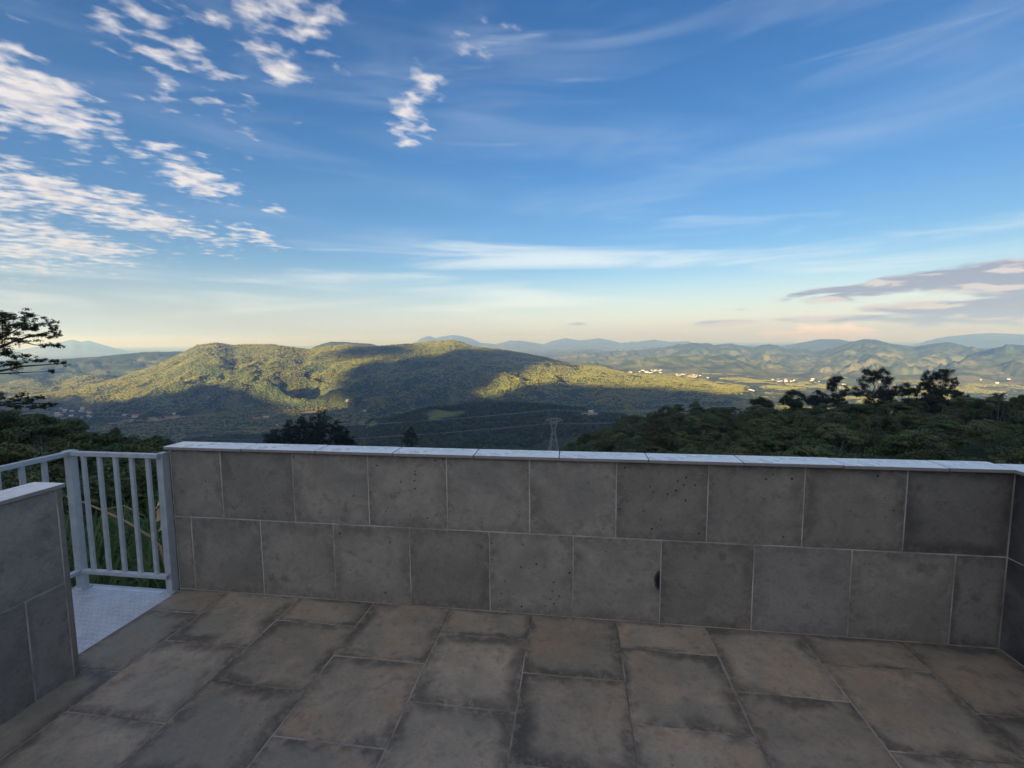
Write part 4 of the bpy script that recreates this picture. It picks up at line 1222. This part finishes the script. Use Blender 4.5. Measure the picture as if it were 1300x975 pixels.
def dry_leaves():
    g0 = at(206, 5.4); 
    t = empty('dry_leaf_stalk', tuple(g0), 'dry tan curled leaves on a stalk behind the last railing bars', 'plant')
    stalk = [np.zeros(3), pt(208, 700, 5.4) - g0, pt(206, 664, 5.4) - g0, pt(203, 634, 5.4) - g0]
    T = Tubes(); T.add(stalk, [0.012, 0.010, 0.008, 0.004], 6); link('stalk', T.mesh('dry_stalk'), M_DEAD, t)
    for (x, y, dx_, dy_, w_) in ((204, 634, -7, 12, .10), (207, 638, 8, 12, .10), (204, 648, -6, 14, .10), (207, 654, 9, 12, .10), (206, 660, -4, 14, .08), (210, 678, -8, 20, .03), (213, 690, 8, 22, .03)):
        a_ = pt(x, y, 5.4) - g0; e_ = pt(x + dx_, y + dy_, 5.4 + random.uniform(-.12, .12)) - g0
        V = []; F = []; n = 6; d = e_ - a_; sd = np.cross(d, [0, 1, 0.3]); sd /= np.linalg.norm(sd)
        for q in range(n + 1):
            u = q / n; c_ = a_ + d * u + np.array([0, 0.03 * math.sin(PI * u), 0.015 * math.sin(PI * u)]); ww = w_ * 0.6 * math.sin(PI * min(1, u * 0.92 + 0.06))
            V += [c_ - sd * ww + np.array([0, 0.02, 0]), c_, c_ + sd * ww + np.array([0, 0.02 * math.sin(5 * u), 0])]
        for q in range(n): F += [(3 * q, 3 * q + 1, 3 * q + 4, 3 * q + 3), (3 * q + 1, 3 * q + 2, 3 * q + 5, 3 * q + 4)]
        link('leaf', np_mesh('dry_leaf', V, F, True), M_DRYLEAF, t)
dry_leaves()


# ------------------------------------------------------------------ pylons and lines
def pylon(px, r, ytop, label, w0, arm, fat):
    b = at(px, r); zt = pt(px, ytop, r)[2] - b[2]
    az = px_az(px, 540)
    t = empty('power_pylon', tuple(b), label, 'pylon', 'lattice power pylons'); t.rotation_euler = (0, 0, -az + 0.25)
    H = zt; body = H * 0.80; waist = H * 0.58
    def half(z): return (w0 + (w0 * 0.30 - w0) * z / waist) / 2 if z < waist else (w0 * 0.30 + (w0 * 0.62 - w0 * 0.30) * (z - waist) / (body - waist)) / 2
    zs = list(np.linspace(-1, waist, 6)) + list(np.linspace(waist, body, 3))[1:]
    for sx in (-1, 1):
        for sy in (-1, 1):
            T = Tubes(); T.add([(sx * half(max(z, 0)), sy * half(max(z, 0)) * (1 if z < waist else 0.6), z) for z in zs], [fat] * len(zs), 4); link('leg', T.mesh('leg'), M_STEEL, t)
    for face in range(4):
        T = Tubes()
        for z0, z1 in zip(zs[:-1], zs[1:]):
            z0 = max(z0, 0); k0, k1 = half(z0), half(z1)
            c0, c1 = (1, 1) if z1 <= waist + .1 else (0.6, 0.6)
            if face < 2:
                s_ = -1 if face else 1
                T.add([(-k0, s_ * k0 * c0, z0), (k1, s_ * k1 * c1, z1)], [fat * .6] * 2, 4); T.add([(k0, s_ * k0 * c0, z0), (-k1, s_ * k1 * c1, z1)], [fat * .6] * 2, 4)
            else:
                s_ = -1 if face == 2 else 1
                T.add([(s_ * k0, -k0 * c0, z0), (s_ * k1, k1 * c1, z1)], [fat * .6] * 2, 4); T.add([(s_ * k0, k0 * c0, z0), (s_ * k1, -k1 * c1, z1)], [fat * .6] * 2, 4)
        link('bracing', T.mesh('bracing'), M_STEEL, t)
    T = Tubes(); hb = half(body)
    for sy in (-0.4, 0.4):
        T.add([(-arm, 0, body), (-hb, sy * hb, body + H * .03), (hb, sy * hb, body + H * .03), (arm, 0, body)], [fat * .8] * 4, 4)
        T.add([(-arm, 0, body), (-hb, sy * hb, body - H * .04), (hb, sy * hb, body - H * .04), (arm, 0, body)], [fat * .8] * 4, 4)
    n = 8
    for q in range(n): T.add([(-arm + 2 * arm * q / n, 0, body + (H * .02 if q % 2 else -H * .02)), (-arm + 2 * arm * (q + 1) / n, 0, body + (H * .02 if q % 2 == 0 else -H * .02))], [fat * .5] * 2, 4)
    link('crossarm', T.mesh('crossarm'), M_STEEL, t)
    for sx in (-1, 1):
        T = Tubes(); T.add([(sx * hb * .6, 0, body), (sx * arm * .62, 0, H)], [fat * .8, fat * .4], 4); T.add([(sx * arm * .8, 0, body), (sx * arm * .62, 0, H)], [fat * .6, fat * .4], 4); link('peak', T.mesh('peak'), M_STEEL, t)
        T = Tubes(); T.add([(sx * arm * .96, 0, body), (sx * arm * .96, 0, body - H * .06)], [fat * .7] * 2, 5); link('insulator', T.mesh('insulator'), M_WHITEW, t)
    mw = Matrix.Translation(Vector(b)) @ Matrix.Rotation(-az + 0.25, 4, 'Z')
    return [np.array(mw @ Vector(q)) for q in ((-arm * .96, 0, body - H * .06), (arm * .96, 0, body - H * .06), (-arm * .62, 0, H), (arm * .62, 0, H))]


pA = pylon(703, 500, 520, 'grey lattice pylon rising just behind the middle of the parapet', 12.0, 9.5, 0.26)
pB = pylon(224, 900, 541, 'distant pale lattice pylon in the valley behind the left end of the parapet', 12.0, 10, 0.3)


def cable(a, b, sag, rad, label):
    pts_ = [a + (b - a) * k / 24 + np.array([0, 0, -4 * sag * (k / 24) * (1 - k / 24)]) for k in range(25)]
    T = Tubes(); T.add([q - pts_[0] for q in pts_], [rad] * 25, 4)
    o = link('power_line', T.mesh('power_line'), M_STEEL, None, tuple(pts_[0])); tag(o, label, 'cable', 'power lines strung across the valley')


W_ = ['left lower', 'right lower', 'left upper', 'right upper']
ends = [pt(962, 524, 330), pt(962, 520, 332), pt(962, 516, 330), pt(962, 513, 332)]
for k in range(4):
    cable(pA[k], ends[k], 3.0, 0.10, '%s power line from the middle pylon to the wooded spur at right' % W_[k])
    cable(pB[k], pA[k], 9.0, 0.12, '%s power line between the two pylons' % W_[k])


# ------------------------------------------------------------------ houses, sheds and factories
def house(px, py, wpx, hpx, roof, label, cat, group, r0=400.0, wall=None, depth=0.7):
    h_ = hit(px, py, r0)
    if h_ is None: print('no hit', px, py); return
    P_, r = h_; cr = math.cos(px_az(px) + YAW); m = r * cr / FPX
    w_, ht, d = wpx * m * cr, max(hpx * m, 2.5), wpx * m * cr * depth
    z = ground(P_[0], P_[1])
    t = empty('house' if cat == 'house' else 'factory_shed' if cat == 'building' else 'hut', (P_[0], P_[1], z - 1.0), label, cat, group)
    t.rotation_euler = (0, 0, -px_az(px) + random.uniform(-0.4, 0.4))
    rise = ht * 0.35
    bm = bmesh.new(); vs = [bm.verts.new(c) for c in ((-w_ / 2, -d / 2, 0), (w_ / 2, -d / 2, 0), (w_ / 2, d / 2, 0), (-w_ / 2, d / 2, 0), (-w_ / 2, -d / 2, ht + 1), (w_ / 2, -d / 2, ht + 1), (w_ / 2, d / 2, ht + 1), (-w_ / 2, d / 2, ht + 1), (-w_ / 2, 0, ht + rise + 1), (w_ / 2, 0, ht + rise + 1))]
    for f in ((0, 1, 5, 4), (2, 3, 7, 6), (1, 2, 6, 9, 5), (3, 0, 4, 8, 7)): bm.faces.new([vs[i] for i in f])
    me = bpy.data.meshes.new('walls'); bm.to_mesh(me); bm.free(); link('wall', me, wall or M_WHITEW, t)
    e = 0.06 * w_
    V = []; 
    for zz in (0.05, 0.35):
        V += [(-w_ / 2 - e, -d / 2 - e, ht + 1 - rise * 0.12 + zz), (w_ / 2 + e, -d / 2 - e, ht + 1 - rise * 0.12 + zz), (w_ / 2 + e, 0, ht + rise + 1 + zz), (-w_ / 2 - e, 0, ht + rise + 1 + zz), (w_ / 2 + e, d / 2 + e, ht + 1 - rise * 0.12 + zz), (-w_ / 2 - e, d / 2 + e, ht + 1 - rise * 0.12 + zz)]
    F = [(6, 7, 8, 9), (9, 8, 10, 11), (3, 2, 1, 0), (5, 4, 2, 3), (0, 1, 7, 6), (4, 5, 11, 10)]
    link('roof', np_mesh('roof', V, F), roof, t)
    CLEAR.append((P_[0], P_[1], w_))


GL = 'houses of the shaded village at left'
for k in range(26):
    house(random.uniform(70, 122), random.uniform(519, 530), random.uniform(3.0, 6.5), 1.5, random.choice([M_ROOFG, M_ROOFR, M_ROOFG]), 'small pale house in the shaded village on the left valley floor', 'house', GL)
house(172, 530, 8, 2.6, M_ROOFR, 'orange-roofed farmhouse beside the dry field', 'house', None, wall=M_CREAM)
house(158, 529, 5, 2, M_ROOFG, 'grey-roofed shed just left of the orange-roofed farmhouse', 'house', None)
house(221, 527, 4, 2, M_ROOFG, 'white house at the right end of the dry field', 'house', None)
house(338, 531, 7, 2, M_ROOFG, 'long white shed left of the dark tree clump', 'building', None)
house(325, 532, 8, 1.6, M_ROOFR, 'long low red-roofed shed beside the white shed', 'building', None)
house(352, 541, 2.4, 2, M_ROOFG, 'tiny white hut nearest above the left dark tree', 'house', None)
house(441, 510, 3.6, 2.2, M_ROOFG, 'bright white house at the edge of the mountain shadow', 'house', None, 1900)
house(750, 524, 6, 2.4, M_ROOFG, 'pale farmhouse alone in the shaded clearing', 'house', None, wall=M_CREAM)
house(463, 523, 4, 1.6, M_ROOFG, 'white house above the light green pasture', 'house', None, 1200)
house(931, 529, 4.5, 3.5, M_WHITEW, 'tiny white hut on the near slope above bare soil', 'hut', None, 120.0)
GR = 'white factory sheds of the sunlit town'
for k in range(44):
    x = random.choice([random.uniform(790, 840), random.uniform(828, 850), random.uniform(858, 895), random.uniform(870, 930), random.uniform(1000, 1040), random.uniform(985, 1000)])
    y = np.interp(x, [780, 840, 870, 930, 1050], [472, 472, 477, 481, 484]) + random.uniform(-2.2, 2.2)
    house(x, y, random.uniform(1.4, 4.8), random.uniform(0.4, 0.9), M_WHITEW if random.random() < .6 else M_ROOFR, 'long white factory shed in the sunlit town on the far valley floor', 'building', GR, 4000.0, None, 0.35)
GF = 'farm buildings scattered over the far valley'
for k in range(22):
    house(random.uniform(940, 1290), random.uniform(480, 500), random.uniform(1.5, 4.5), 0.9, random.choice([M_WHITEW, M_ROOFR, M_ROOFG]), 'tiny pale farm building in the wide far valley at right', 'building', GF, 3000.0)


# ------------------------------------------------------------------ clouds behind the viewer whose shadows lie on the mountain
M_CLOUD = bpy.data.materials.new('cloud_vapour'); M_CLOUD.use_nodes = True
_g = NT(M_CLOUD.node_tree); _o = _g('ShaderNodeOutputMaterial')
_g.l.new(_g('ShaderNodeVolumePrincipled', {'Color': (0.97, 0.97, 0.98, 1), 'Density': 0.05, 'Density Attribute': '', 'Temperature Attribute': '', 'Color Attribute': ''}).outputs[0], _o.inputs['Volume'])


def cloud(px, py, wu, wv, label):
    h_ = hit(px, py, 2200.0)
    if h_ is None: return
    P_ = h_[0]; k = (1750.0 - P_[2]) / SUN_DIR[2]
    c = P_ + SUN_DIR * k
    me = blob_mesh('cloud', int(px), 3, 0.16, 1.0); me.materials.append(M_CLOUD)
    for p_ in me.polygons: p_.use_smooth = True
    o = link('cloud', me, None, None, tuple(c)); o.scale = (wu, 220, wv); o.rotation_euler = (0, 0, -SUN_AZ)
    tag(o, label, 'cloud', 'drifting clouds that shade the mountain')


cloud(548, 472, 560, 265, 'grey drifting cloud shading the summit of the mountain')
cloud(478, 446, 300, 95, 'smaller cloud shading the saddle left of the summit')
cloud(660, 452, 470, 95, 'flat cloud shading the falling ridge right of the summit')
#@@END

# ------------------------------------------------------------------ evening air
def build_haze():
    me = box_mesh(156000, 156000, HAZE_TOP + 520, 0, False)
    o = link('haze', me, None, None, (CAM[0], CAM[1], (HAZE_TOP - 520) / 2))
    m = bpy.data.materials.new('valley_haze'); m.use_nodes = True
    g = NT(m.node_tree); out = g('ShaderNodeOutputMaterial')
    v = g('ShaderNodeVolumePrincipled', {'Color': HAZE_COL, 'Density': HAZE_D, 'Anisotropy': 0.42, 'Absorption Color': (1, 1, 1, 1), 'Density Attribute': '', 'Temperature Attribute': '', 'Color Attribute': ''})
    g.l.new(v.outputs[0], out.inputs['Volume'])
    me.materials.append(m)
    tag(o, 'pale blue evening haze filling the valley', None, None, 'stuff')


HAZE_COL = (0.27, 0.47, 1.0, 1); HAZE_D = 1.0e-4; HAZE_TOP = float(max(hill_h)) + 45
build_haze()
